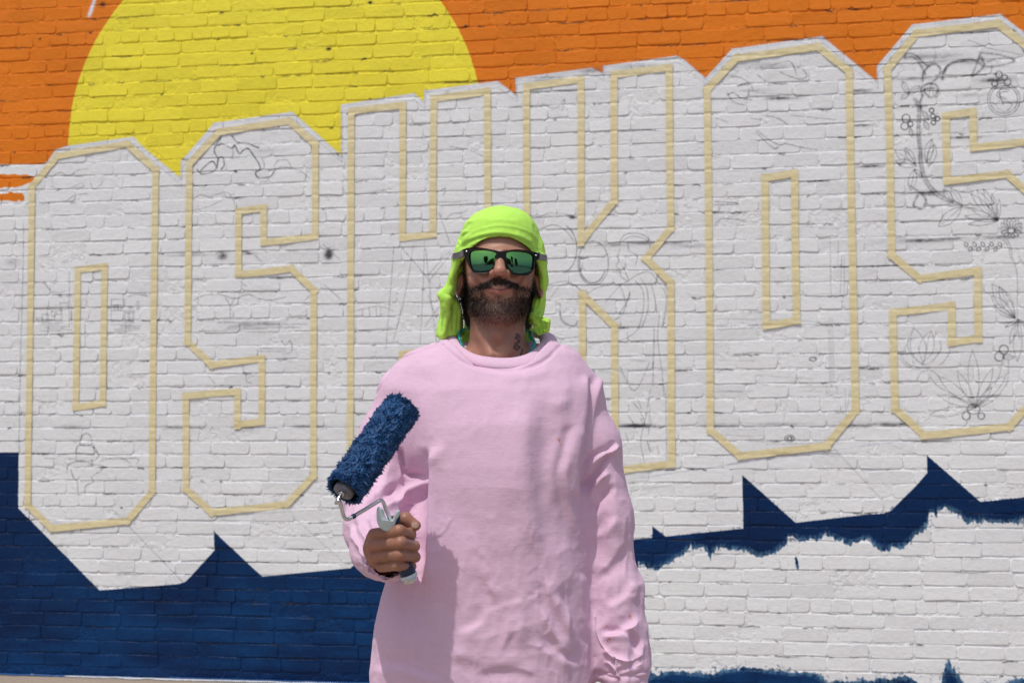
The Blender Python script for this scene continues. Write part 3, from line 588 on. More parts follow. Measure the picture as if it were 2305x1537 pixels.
# spilt paint along the foot of the wall
def gpt(px, py):
    d = ray(px, py); p = CAM+d*(-CAM[2]/d[2]); return p
def spill(name, x0, x1, y0, wd, mat, label, z=.004):
    n = 90; V = []; Fc = []
    for i in range(n+1):
        t = i/n; x = x0+(x1-x0)*t; e = math.sin(math.pi*t)**.4
        w0 = wd*e*(.35+.65*abs(vnoise(np.array([[x*3, y0, z]]), 2.1, 3)[0])+.15*rng.random())
        for s in (0, .5, 1): V.append((x, y0-w0*s, z+(.003 if s == .5 else 0)))
    for i in range(n):
        for k in range(2): a = i*3+k; Fc.append((a, a+3, a+4, a+1))
    o = mesh_obj(name, V, [f[::-1] for f in Fc], mat); tag(o, label, 'paint spill', 'paint spilt along the foot of the wall'); return o
spill('paint_spill', -3.75, -1.9, -.006, .06, simple_mat('wet_white', (.75, .78, .82), .3), 'white paint run along the ground at the foot of the blue wall')
spill('paint_spill', -5.2, -3.2, -.006, .045, simple_mat('wet_blue', (.05, .16, .42), .3), 'thin blue paint line on the ground at the lower left corner', .0045)
spill('paint_spill', -3.0, -1.2, -.008, .03, simple_mat('wet_blue_two', (.03, .10, .30), .3), 'thin blue paint line lying over the white spill at the wall foot', .009)
m_ = simple_mat('dark_joint', (.10, .09, .085), .9)
jo = mesh_obj('ground_joint', [(X0, -.035, .003), (X1, -.035, .003), (X1, -.004, .003), (X0, -.004, .003)], [(0, 1, 2, 3)], m_); tag(jo, kind='structure')
# ================================================================== the man
man = empty('person', tuple(MO), YAW)
tag(man, 'bearded man in a baggy pink sweatshirt, lime headscarf and mirrored sunglasses holding a paint roller', 'person')
def skin_mat():
    m, n, b = new_mat('skin'); co = nd(n, 'ShaderNodeTexCoord').outputs['Object']
    at = nd(n, 'ShaderNodeAttribute', attribute_name='tint'); a = noise_n(n, co, 60, 4); c = noise_n(n, co, 500, 3)
    col = mixc(n, ramp(n, a, .3, .7, 0, .35), at.outputs['Color'], (.30, .10, .07)); n.links.new(col, b.inputs['Base Color'])
    b.inputs['Roughness'].default_value = .47; b.inputs['Subsurface Weight'].default_value = .12; b.inputs['Subsurface Radius'].default_value = (.012, .004, .002); b.inputs['Subsurface Scale'].default_value = .5
    n.links.new(bump_n(n, c, .35, .0007, bump_n(n, a, .3, .002)), b.inputs['Normal']); return m
SK = skin_mat()
SKIN = np.array([.40, .205, .135]); DARKHAIR = np.array([.030, .020, .016])

# ---- head and neck
lo = M(1010, 900, .16); hi = M(1250, 460, -.16)
G = Grid((lo[0], -.165, lo[2]), (hi[0], .14, hi[2]), .0021)
G.add(G.ell(M(1126, 572, -.012), (.077, .096, .086)))
G.add(G.ell(M(1126, 635, .02), (.066, .074, .082)), .03)
G.add(G.ell(M(1125, 690, .045), (.046, .042, .038)), .025)
G.add(G.ell(M(1124, 702, .068), (.022, .018, .017)), .02)
for s, cx_ in ((-1, 1082), (1, 1170)):
    G.add(G.ell(M(cx_, 631, .068), (.025, .017, .021)), .02)
    G.add(G.cap(M(1125+s*8, 572, .088), M(1125+s*50, 574, .072), .010, .009), .014)      # brow
G.add(G.cap(M(1126, 578, .093), M(1125, 606, .114), .0085, .0115), .010)
G.add(G.ell(M(1125, 611, .118), (.0125, .011, .0098)), .006)
for s in (-1, 1): G.add(G.ell(M(1125+s*15, 615, .104), (.0085, .010, .0075)), .005); G.sub(G.ell(M(1125+s*8, 622, .112), (.0042, .006, .003)), .003)
G.add(G.ell(M(1123, 640, .087), (.034, .014, .018)), .014)
for s in (-1, 1): G.sub(G.ell(M(1123+s*47, 634, .089), (.003, .008, .016), -s*.45), .006)   # smile lines
for s in (-1, 1): G.sub(G.ell(M(1125+s*32, 588, .088), (.014, .010, .010)), .012); G.add(G.ell(M(1125+s*31, 589, .071), (.0135, .0115, .0105)), .002)
up = [M(x, y, t) for x, y, t in ((1090, 640, .087), (1106, 646, .098), (1123, 648.5, .1015), (1141, 646, .098), (1159, 640, .087))]
dn = [M(x, y, t) for x, y, t in ((1092, 643, .087), (1107, 654, .0965), (1124, 658, .0995), (1142, 654, .0965), (1157, 643, .087))]
G.add(G.chain(up, [.002, .0036, .0038, .0036, .002], .002), .004); G.add(G.chain(dn, [.002, .0046, .0052, .0046, .002], .002), .004)
mid_ = [(np.array(a)+np.array(b))/2+np.array([0, -.006, 0]) for a, b in zip(up, dn)]
G.sub(G.chain(mid_, [.001, .0016, .0018, .0016, .001], .001), .0015)
for s, ex, ey in ((-1, 1036, 641), (1, 1213, 645)):
    c = M(ex, ey, -.002); G.add(G.ell(c, (.0085, .016, .026), s*.18), .006); G.sub(G.ell(c+np.array([s*.003, -.012, .002]), (.0045, .009, .016), s*.18), .004)
G.add(G.cap(M(1120, 690, -.012), M(1120, 850, -.02), .056, .063), .02)
for s in (-1, 1): G.add(G.cap(M(1122+s*54, 700, .0), M(1120+s*14, 800, .045), .011, .012), .014)
G.add(G.ell(M(1120, 752, .046), (.012, .014, .016)), .016)
G.add(G.cap(M(1040, 845, -.01), M(1205, 845, -.01), .05, .05), .03)
V1, Q1 = G.mesh(); V1 = relax(V1, Q1, 2, .5); V1, Q1 = subdivide(V1, Q1)
def tint_head(V):
    px, py = project(V); N = len(V); C = np.tile(SKIN, (N, 1)); fr = V[:, 1] < -.02
    def w(cx, cy, rx, ry, p=1): return np.exp(-(((px-cx)/rx)**2+((py-cy)/ry)**2)**p)*fr
    def blend(k, c): nonlocal C; k = np.clip(k, 0, 1)[:, None]; C = C*(1-k)+np.array(c)*k
    blend(.55*w(1125, 613, 22, 14), (.46, .17, .11)); blend(.4*(w(1085, 632, 20, 15)+w(1168, 632, 20, 15)), (.45, .17, .11))
    jaw = np.clip((py-646+.5*np.clip(np.abs(px-1123)-30, 0, 25))/20, 0, 1)*np.clip((752-py)/28, 0, 1)*(np.abs(px-1123) < 95)
    side = np.clip((np.abs(px-1123)-60)/14, 0, 1)*np.clip((py-615)/25, 0, 1)*.8*np.clip((740-py)/25, 0, 1)*(np.abs(px-1123) < 79)
    nz = .75+.25*vnoise(V, 300, 3)
    hole = 1-np.clip(w(1123, 663, 34, 14, 2)*1.1, 0, 1)
    blend(np.clip(np.maximum(jaw, side)*hole*nz*(1-.5*np.exp(-(((px-1123)/42)**2+((py-666)/20)**2)**2)), 0, 1)*.84*(V[:, 1] < .03), (.040, .026, .021))
    blend(np.exp(-(((px-1123)/48)**2+((py-630-np.abs(px-1123)*.3)/8)**2)**2)*fr*.75*nz, (.045, .028, .022))
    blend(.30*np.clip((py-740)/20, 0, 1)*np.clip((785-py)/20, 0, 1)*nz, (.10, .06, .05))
    lip = np.exp(-(((px-1124)/33)**2+((py-655+((px-1124)/34)**2*11)/5.5)**2)**2)*fr; blend(lip*.85, (.40, .115, .10)); blend(np.exp(-((px-1124)/32)**4-((py-652.5+((px-1124)/34)**2*11)/1.3)**2)*fr, (.05, .015, .012))
    blend(w(1108, 566, 14, 4)+w(1142, 566, 14, 4), DARKHAIR)
    for s in (-1, 1): blend(.85*np.exp(-((px-1125-s*31)/13)**4)*np.exp(-((py-592-((px-1125-s*31)/13)**2*-2)/1.2)**2)*fr, (.03, .02, .02))
    # neck tattoo
    for pts in ([(1162, 752), (1169, 756), (1162, 762), (1170, 768), (1160, 774), (1157, 782), (1164, 788), (1170, 781), (1163, 778)], [(1172, 800), (1178, 780), (1186, 772), (1194, 778), (1197, 790)], [(1180, 778), (1184, 792)], [(1160, 760), (1166, 752), (1171, 762)], [(1168, 806), (1180, 800), (1186, 808)]):
        d = seg_dist(px, py, pts)[0]; blend(.97*np.exp(-(d/2.3)**4)*fr, (.028, .035, .042))
    return C
C1 = tint_head(V1)

# ---- right hand holding the handle (image left)
TH_ = .30
def H(px, py, t): return M(px, py, t)
lo = H(775, 1345, .40); hi = H(965, 1130, .40)
GH = Grid((lo[0], -.40, lo[2]), (hi[0], -.14, hi[2]), .0017)
hx = []
fing = [((842, 1203, .315), (898, 1194, .357), (924, 1203, .322), (908, 1212, .288), .0122, .0112, .0098),
        ((839, 1227, .315), (902, 1221, .361), (932, 1229, .322), (912, 1235, .286), .0124, .0114, .0100),
        ((845, 1252, .310), (900, 1248, .356), (934, 1253, .320), (914, 1257, .285), .0118, .0108, .0094),
        ((858, 1275, .304), (897, 1272, .345), (926, 1274, .313), (910, 1277, .283), .0104, .0094, .0082)]
for a, b, c, d, ra, rb, rc in fing:
    GH.add(GH.chain([H(*a), H(*b), H(*c), H(*d)], [ra, rb, rc, rc*.9], .006), .0016)
pal = GH.chain([H(846, 1208, .300), H(852, 1262, .292)], [.0165, .0155], .01)
pal = smin(pal, GH.chain([H(842, 1235, .29), H(862, 1262, .245), H(868, 1272, .19), H(850, 1240, .13)], [.020, .025, .026, .031], .02), .02)
GH.add(pal, .004)
thb = GH.chain([H(868, 1215, .262), H(886, 1178, .290), H(912, 1168, .318), H(936, 1182, .322)], [.0175, .0135, .0122, .0098], .007)
GH.add(thb, .004)
V2, Q2 = GH.mesh(); V2 = relax(V2, Q2, 1, .4)
def tint_hand(V):
    px, py = project(V); C = np.tile(SKIN*np.array([.88, .83, .80]), (len(V), 1))
    def blend(k, c): nonlocal C; k = np.clip(k, 0, 1)[:, None]; C = C*(1-k)+np.array(c)*k
    blend(.35*np.exp(-((px-840)/14)**2), (.40, .14, .09)); C = C*(1+.14*fbm(V, 90, 4)[:, None]); [blend(.28*np.exp(-((px-xk+4*np.sin(py*.35))/1.1)**2)*(py > 1190), (.17, .08, .055)) for xk in (858, 893, 899, 921)]; blend(.6*np.exp(-(((px-933)/9)**2+((py-1180)/6)**2)**2)*(V[:, 1] < -.31), (.62, .44, .36))
    for y in (1211, 1236, 1261): blend(.35*np.exp(-((py-y)/2.0)**2)*(px > 850), (.16, .07, .05))  # shade in the gaps between the fingers, put into the skin colour
    blend(.5*np.exp(-(((px-925)/10)**2+((py-1216)/5)**2)), (.05, .13, .22))
    return C
C2 = tint_hand(V2)

# ---- left hand, hanging below the cuff just under the edge of the picture
lh0 = M(1410, 1530, .06); GL = Grid(lh0+np.array([-.07, -.08, -.21]), lh0+np.array([.07, .08, .05]), .0025)
W0 = lh0+np.array([0, 0, .04]); K0 = lh0+np.array([0, -.01, -.08])
GL.add(GL.chain([W0, lh0, K0], [.028, .026, .024], .02))
for i, (dx, L) in enumerate(((-.024, .070), (-.008, .080), (.009, .075), (.024, .060))):
    a = K0+np.array([dx*.3, dx*.9, 0]); b = a+np.array([-.004, -.006+dx*.3, -L*.5]); c = b+np.array([-.012, -.008, -L*.42]); GL.add(GL.chain([a, b, c], [.0105, .009, .0075], .004), .003)
GL.add(GL.chain([lh0+np.array([-.012, -.02, -.01]), lh0+np.array([-.03, -.045, -.045]), lh0+np.array([-.036, -.05, -.078])], [.014, .011, .009], .006), .008)
V3, Q3 = GL.mesh(); V3 = relax(V3, Q3, 1, .4)
# ---- arms, trunk inside the clothes, one skin
GB = Grid((-.36, -.30, .60), (.36, .16, 1.42), .009)
SH_R = M(925, 905, 0); EL_R = M(832, 1125, .02); WR_R = H(850, 1240, .14)
SH_L = M(1290, 905, 0); EL_L = M(1364, 1190, -.01); WR_L = W0
GB.add(GB.loft([M(1120, 1500)[2], M(1120, 1300)[2], M(1120, 1000)[2], M(1120, 860)[2], M(1120, 835)[2]], [-.03]*5, [.14, .14, .16, .15, .07], [0, 0, 0, .02, .02], [.10, .10, .105, .08, .06]))
GB.add(GB.chain([M(1000, 880), SH_R, EL_R, WR_R], [.04, .040, .036, .027], .02), .03)
GB.add(GB.chain([M(1240, 880), SH_L, EL_L, WR_L], [.04, .040, .036, .026], .02), .03)
V4, Q4 = GB.mesh()
offs = np.cumsum([0, len(V1), len(V2), len(V3)])
VB = np.concatenate([V1, V2, V3, V4]); QB = np.concatenate([Q1, Q2+offs[1], Q3+offs[2], Q4+offs[3]])
body = mesh_obj('body', VB, QB, SK, man)
color_attr(body.data, 'tint', np.concatenate([C1, C2, np.tile(SKIN, (len(V3)+len(V4), 1))]))
# nail of the thumb
nl = mesh_obj('thumbnail', [H(x, y, t) for x, y, t in ((927, 1176, .3335), (936, 1176, .3345), (942, 1180, .334), (942, 1186, .333), (935, 1189, .3335), (926, 1186, .3335), (933, 1182, .3352))], [(0, 1, 6), (1, 2, 6), (2, 3, 6), (3, 4, 6), (4, 5, 6), (5, 0, 6)], simple_mat('nail', (.55, .36, .30), .35), man)

# ---- beard, moustache and hair: thousands of fine tapering blades
NB = normals(V1, Q1); pxh, pyh = project(V1)
def hair_mat(name, col, hi=(.3, .28, .26)):
    m, n, b = new_mat(name); at = nd(n, 'ShaderNodeAttribute', attribute_name='tint'); n.links.new(at.outputs['Color'], b.inputs['Base Color']); b.inputs['Roughness'].default_value = .75; b.inputs['Specular IOR Level'].default_value = .25; return m
HM = hair_mat('hair', DARKHAIR)
def strands(name, roots, nrm, dirs, length, width, cols, curl=.2):
    n = len(roots); L = length[:, None]; t0 = roots-nrm*.0005
    side = np.cross(dirs, nrm+rng.normal(0, .6, (n, 3))); side /= np.linalg.norm(side, axis=1, keepdims=True)+1e-9
    g = np.array([0, 0, -1.0]); out = []
    p = t0; d = dirs.copy(); W = width[:, None]
    rows_ = [(p-side*W, p+side*W)]
    for k, ww in ((1, .75), (2, .4), (3, .05)):
        d = d+g*curl*.6+rng.normal(0, curl*.5, (n, 3)); d /= np.linalg.norm(d, axis=1, keepdims=True); p = p+d*L/3
        rows_.append((p-side*W*ww, p+side*W*ww))
    V = np.stack([q for r in rows_ for q in r], 1).reshape(-1, 3); b = (np.arange(n)*8)[:, None]
    Q = np.concatenate([b+np.array([[0, 1, 3, 2]])+2*k for k in range(3)])
    o = mesh_obj(name, V, Q, HM, man); color_attr(o.data, 'tint', np.repeat(cols, 8, 0)); return o
def pick(wgt, n):
    w_ = wgt/wgt.sum(); return rng.choice(len(wgt), n, p=w_)
fr = (NB[:, 1] < .35)
jaw = np.clip((pyh-650+.5*np.clip(np.abs(pxh-1123)-30, 0, 25))/14, 0, 1)*np.clip((748-pyh)/26, 0, 1)
side_ = (np.abs(pxh-1123) < 80)*np.clip((np.abs(pxh-1123)-60)/12, 0, 1)*np.clip((pyh-612)/25, 0, 1)*.7*np.clip((735-pyh)/20, 0, 1)
hole = (((pxh-1123)/32)**2+((pyh-658)/14)**2 > 1) | ((np.abs(pxh-1123) < 9) & (pyh > 664))
inner_ = 1-.55*np.exp(-(((pxh-1123)/42)**2+((pyh-666)/20)**2)**2)-.7*(np.abs(pxh-1123) > 42)*(pyh < 668)
wb = np.maximum(jaw, side_)*hole*inner_*fr*(V1[:, 1] < .025)*(np.abs(pxh-1123) < 92)*(.15+.85*np.clip((722-pyh)/18, 0, 1)); 
i_ = pick(wb, 9500); dirv = NB[i_]*.75+np.array([0, -.05, -.75])+rng.normal(0, .22, (len(i_), 3)); dirv /= np.linalg.norm(dirv, axis=1, keepdims=True)
cen = np.exp(-((pxh[i_]-1122)/32)**2-((pyh[i_]-690)/26)**2); grey = rng.random(len(i_)) < .05+.50*cen
cb = np.where(grey[:, None], np.array([.26, .235, .215]), DARKHAIR*(.4+rng.random((len(i_), 1))*.8))
ln = (.0042+.0048*np.clip((712-pyh[i_])/40, 0, 1)*np.clip((pyh[i_]-650)/30, .3, 1))*(.6+.8*rng.random(len(i_)))*np.clip((756-pyh[i_])/30, .35, 1)
strands('beard', V1[i_]+rng.normal(0, .0006, (len(i_), 3)), NB[i_], dirv, ln, np.full(len(i_), .00032), cb)
wm = np.exp(-(((pxh-1123)/50)**2+((pyh-630-np.abs(pxh-1123)*.34)/7.6)**2)**2)*(NB[:, 1] < -.1)
i_ = pick(wm, 2500); sx = np.sign(pxh[i_]-1123)*np.clip(np.abs(pxh[i_]-1123)/22, .2, 1.1)
dirv = np.stack([sx*.55, np.full(len(i_), -.40), np.full(len(i_), -.85)], 1)+rng.normal(0, .22, (len(i_), 3)); dirv /= np.linalg.norm(dirv, axis=1, keepdims=True)
cb = np.where((rng.random(len(i_)) < .10)[:, None], np.array([.22, .20, .18]), DARKHAIR*(.4+.7*rng.random((len(i_), 1))))
strands('moustache', V1[i_], NB[i_], dirv, .0075*(.6+.6*rng.random(len(i_))), np.full(len(i_), .00038), cb)
# hair at the temples and behind the ears
ha, hb = [], []
for cx_, cy_, t_, sxn, n_ in ((1048, 600, .005, -1, 260), (1205, 598, .005, 1, 260), (1040, 672, -.05, -1, 220), (1204, 675, -.05, 1, 200), (1190, 710, -.06, 1, 70), (1048, 715, -.06, -1, 70)):
    for k in range(n_):
        ha.append(M(cx_+rng.normal(0, 4.5), cy_+rng.normal(0, 13), t_+rng.normal(0, .012))); hb.append((sxn*(.25+.5*rng.random()), -.2*rng.random(), -.9+.5*rng.random()))
ha = np.array(ha); hb = np.array(hb); hb /= np.linalg.norm(hb, axis=1, keepdims=True)
strands('hair', ha, hb, hb, .010+.012*rng.random(len(ha)), np.full(len(ha), .0004), DARKHAIR*(.7+rng.random((len(ha), 1))), .25)
gh = Grid(M(1025, 770, 0)+np.array([0, -.02, 0]), M(1222, 590, 0)+np.array([0, .14, 0]), .005)
gh.add(gh.ell(M(1123, 660, -.070), (.083, .05, .085))); gh.add(gh.ell(M(1123, 720, -.078), (.07, .035, .045)), .03)
v_, q_ = gh.mesh(); o = mesh_obj('hair_mass', v_+normals(v_, q_)*(vnoise(v_, 200, 2)*.003)[:, None], q_, simple_mat('hair_under', tuple(DARKHAIR), .7, bump=.8), man)

# ---- lime headscarf
GS = Grid(M(970, 800, 0)+np.array([0, -.16, 0]), M(1262, 455, 0)+np.array([0, .15, 0]), .0026)
GS.add(GS.ell(M(1126, 568, -.016), (.0875, .110, .088)))
GS.add(GS.ell(M(1128, 520, -.010), (.070, .088, .046)), .03)
GS.add(GS.ell(M(1042, 590, -.02), (.018, .05, .042)), .02); GS.add(GS.ell(M(1207, 588, -.02), (.018, .05, .042)), .02)
GS.add(GS.ell(M(1116, 705, -.085), (.088, .020, .080)), .01)
GS.sub(GS.ell(M(1126, 572, -.012), (.079, .099, .087)), 0)                               # the head inside
# opening for the face
G2 = Grid.__new__(Grid); a = M(1125, 641, 0)
hole_ = np.sqrt(((GS.X-a[0])/.0925)**2+((GS.Z-a[2])/.0885)**2+0*GS.Y)-1
hole_ = np.maximum(hole_*.09, GS.Y+.004)
GS.sub(hole_, .003)
bot = GS.Z-M(1125, 612, 0)[2]; GS.sub(np.maximum(bot, -bot*0-1)*1.0, .004)
# cloth hanging behind the ears, left and right
def drape(rows_, t0):
    zs, cx, a_, cy, b_ = [], [], [], [], []
    for y, x0, x1, t, dp in rows_:
        p0, p1 = M(x0, y, t), M(x1, y, t); zs.append(p0[2]); cx.append((p0[0]+p1[0])/2); a_.append((p1[0]-p0[0])/2); cy.append(-t); b_.append(dp)
    return GS.loft(zs, cx, a_, cy, b_, 2.2)
GS.add(drape([(580, 1021, 1043, .0, .040), (610, 1016, 1036, -.01, .040), (640, 1006, 1027, -.02, .034), (662, 997, 1026, -.03, .030), (690, 994, 1040, -.04, .028), (715, 990, 1044, -.045, .028), (740, 985, 1044, -.05, .028), (759, 983, 1043, -.05, .026)], 0), .012)
GS.add(GS.chain([M(1012, 645, -.005), M(1000, 655, .0), M(989, 664, .002)], [.008, .006, .003], .004), .008)
GS.add(GS.chain([M(1012, 640, -.005), M(1003, 672, .0), M(1001, 705, -.012), M(994, 755, -.02)], [.007, .007, .008, .009], .004), .012)
GS.add(drape([(580, 1208, 1228, .0, .040), (610, 1212, 1230, -.01, .040), (640, 1216, 1232, -.02, .032), (665, 1204, 1230, -.03, .028), (690, 1196, 1226, -.035, .026), (712, 1190, 1222, -.035, .022), (726, 1192, 1220, -.035, .018)], 0), .012)
rg_ = [M(1218+15*math.cos(a), 733+18*math.sin(a), .004+.012*math.cos(a+.6)) for a in np.linspace(0, 2*math.pi, 11)]
GS.add(GS.chain(rg_, [.0052+.0016*math.sin(2.3*k) for k in range(11)], .003), .004)
GS.add(GS.ell(M(1216, 733, -.016), (.017, .010, .018)), .005); GS.add(GS.chain([M(1204, 712, -.01), M(1210, 722, -.002)], [.014, .011], .005), .006)
GS.add(GS.chain([M(1208, 726, .002), M(1214, 736, .006), M(1221, 729, .004)], [.004, .0045, .003], .003), .002)
GS.add(drape([(600, 1050, 1195, -.088, .018), (700, 1044, 1198, -.088, .018), (760, 1040, 1200, -.082, .018), (786, 1038, 1204, -.080, .016)], 0), .01)
VS, QS = GS.mesh(); VS = relax(VS, QS, 3, .5); VS, QS = subdivide(VS, QS)
sc_folds = [([(1034, 560), (1050, 545), (1085, 532), (1125, 527), (1165, 534), (1200, 552)], 3.2, .0030, 's'), ([(1040, 545), (1075, 518), (1130, 508), (1185, 520), (1212, 545)], 4, .0012, 'r'), ([(1050, 500), (1080, 490), (1110, 488)], 3, -.0016, 's'), ([(1040, 520), (1052, 505), (1066, 497)], 2.4, .0022, 's'),
            ([(1032, 545), (1040, 530), (1056, 520)], 2.2, .0022, 's'), ([(1027, 555), (1036, 545), (1033, 535)], 2.0, -.002, 'r'), ([(1205, 500), (1215, 530), (1220, 560)], 3, .0014, 's'), ([(1195, 505), (1207, 535)], 3, -.0014, 's'), ([(1090, 500), (1130, 495), (1170, 502)], 5, .0012, 'r'),
            ([(1024, 575), (1040, 590), (1030, 620)], 3, -.003, 'r'), ([(1016, 640), (1008, 670), (1004, 700)], 4, .004, 'r'), ([(1028, 668), (1022, 700), (1020, 750)], 4, -.004, 'r'), ([(1010, 690), (1002, 720), (998, 755)], 3.5, .0035, 's'), ([(1036, 690), (1034, 720), (1032, 750)], 3, .003, 's'), ([(1000, 660), (1015, 672), (1030, 670)], 3, -.003, 's'),
            ([(1222, 640), (1215, 670), (1205, 700)], 3.5, -.0035, 'r'), ([(1228, 660), (1222, 690), (1208, 712)], 3, .003, 's'), ([(1195, 712), (1210, 716), (1226, 710)], 3, -.004, 'r'), ([(1212, 724), (1226, 722), (1238, 730)], 2.5, .003, 'r'), ([(1205, 735), (1215, 748)], 2.5, -.003, 'r')]
VS = creases(VS, QS, sc_folds, -.3); NS = normals(VS, QS)
low_ = np.clip((M(1125, 600)[2]-VS[:, 2])/.03, 0, 1)
VS = VS+NS*(vnoise(VS*np.array([1, 1, .45]), 48, 5)*(.0012+.0046*low_)+vnoise(VS, 110, 7)*.0005)[:, None]
def cloth_mat(name, col, dark, sheen=.15, thread=1.0, trans=0.0):
    m, n, b = new_mat(name); co = nd(n, 'ShaderNodeTexCoord').outputs['Object']
    s1 = noise_n(n, co, 150, 4, .65, (.22, .22, 2.0)); s2 = noise_n(n, co, 9, 4, .6); s3 = noise_n(n, co, 70, 5, .65)
    c = mixc(n, ramp(n, s2, .3, .7), dark, col); c = mixc(n, ramp(n, s1, .35, .7, 0, .16), c, tuple(x*.72 for x in dark))
    at = nd(n, 'ShaderNodeAttribute', attribute_name='spot'); c = mixc(n, at.outputs['Fac'], c, (.55, .16, .03))
    n.links.new(c, b.inputs['Base Color']); b.inputs['Roughness'].default_value = .85; b.inputs['Sheen Weight'].default_value = sheen; b.inputs['Specular IOR Level'].default_value = .2
    n.links.new(bump_n(n, s1, (.22*thread), .0020, bump_n(n, s3, .4*thread, .003)), b.inputs['Normal'])
    if trans: b.inputs['Subsurface Weight'].default_value = trans; b.inputs['Subsurface Radius'].default_value = (.01, .01, .01); b.inputs['Subsurface Scale'].default_value = .6
    return m
LIME = cloth_mat('lime_cotton', (.50, .87, .13), (.46, .82, .11), .05, .9, .1)
PINK = cloth_mat('pink_cotton', (.735, .505, .655), (.70, .475, .62), .1, 1.0)
scarf = mesh_obj('headscarf', VS, QS, LIME, man); color_attr(scarf.data, 'spot', np.zeros(len(VS)))

# ---- sweatshirt
def loop(pts, n):
    P = np.array(pts); k = np.linspace(0, len(P), n, endpoint=False); out = []
    for t in k:
        i = int(t); f = t-i; p = [P[(i+o) % len(P)] for o in (-1, 0, 1, 2)]
        out.append(.5*(2*p[1]+(p[2]-p[0])*f+(2*p[0]-5*p[1]+4*p[2]-p[3])*f*f+(3*p[1]-p[0]-3*p[2]+p[3])*f**3))
    return np.array(out)
GT = Grid((-.38, -.36, M(1100, 1650)[2]), (.40, .24, M(1100, 748)[2]), .0046)
tz = [(752, 1035, 1210, -.01, .058), (768, 985, 1255, -.006, .068), (780, 945, 1285, .0, .074), (796, 912, 1308, .004, .080), (830, 893, 1322, .010, .094), (880, 890, 1330, .016, .116), (960, 915, 1325, .022, .136), (1050, 930, 1316, .024, .148), (1130, 925, 1312, .022, .150), (1210, 905, 1317, .02, .153), (1300, 868, 1327, .018, .158), (1400, 845, 1334, .018, .162), (1500, 834, 1337, .018, .163), (1600, 834, 1337, .016, .160), (1655, 850, 1325, .012, .150)]
zs = [M(1100, y)[2] for y, *_ in tz]; xl = [M(l, y)[0] for y, l, *_ in tz]; xr = [M(r, y)[0] for y, l, r, *_ in tz]
GT.add(GT.loft(zs, [(a+b)/2 for a, b in zip(xl, xr)], [(b-a)/2 for a, b in zip(xl, xr)], [-t for *_, t, d in tz], [d for *_, d in tz], 2.35))
armR = [M(955, 852, -.005), M(917, 893, .0), M(886, 985, .0), M(848, 1120, .015), M(840, 1185, .10), M(858, 1238, .205), M(874, 1252, .262)]
GT.add(GT.chain(armR, [.045, .058, .067, .070, .061, .055, .050], .03), .03)
armL = [M(1268, 855, -.005), M(1296, 893, .0), M(1331, 1000, .0), M(1360, 1170, -.005), M(1389, 1340, .015), M(1397, 1430, .035), M(1408, 1500, .05), M(1408, 1532, .052)]
GT.add(GT.chain(armL, [.045, .053, .058, .060, .054, .054, .050, .046], .03), .02)
# openings
GT.sub(GT.chain([M(862, 1240, .20), M(884, 1252, .34)], [.038, .040]), .006)
GT.sub(GT.chain([M(1408, 1500, .05), M(1412, 1600, .052)], [.036, .040]), .006)
nb_, nf_ = M(1120, 752, -.10), M(1120, 822, .085); sl_ = (nf_[2]-nb_[2])/(nf_[1]-nb_[1])
nc_ = M(1123, 790, -.006); ring_ = (np.sqrt(((GT.X-nc_[0])/.106)**2+((GT.Y-nc_[1])/.112)**2)-1)*.1+0*GT.Z
GT.sub(np.maximum(ring_, -(GT.Z-(nb_[2]+(GT.Y-nb_[1])*sl_))), .010)
GT.sub(GT.cap(M(1121, 700, -.02), M(1119, 845, .0), .066, .062), .006)
zb = M(1100, 1600)[2]; GT.sub(GT.loft([zb-.2, zb], [-.03, -.03], [.215, .21], [-.015, -.015], [.145, .14], 2.35), .006)
VT, QT = GT.mesh(); VT = relax(VT, QT, 4, .6); VT, QT = subdivide(VT, QT)
c8 = lambda pts: [(760+x/1.978, 760+y/1.978) for x, y in pts]
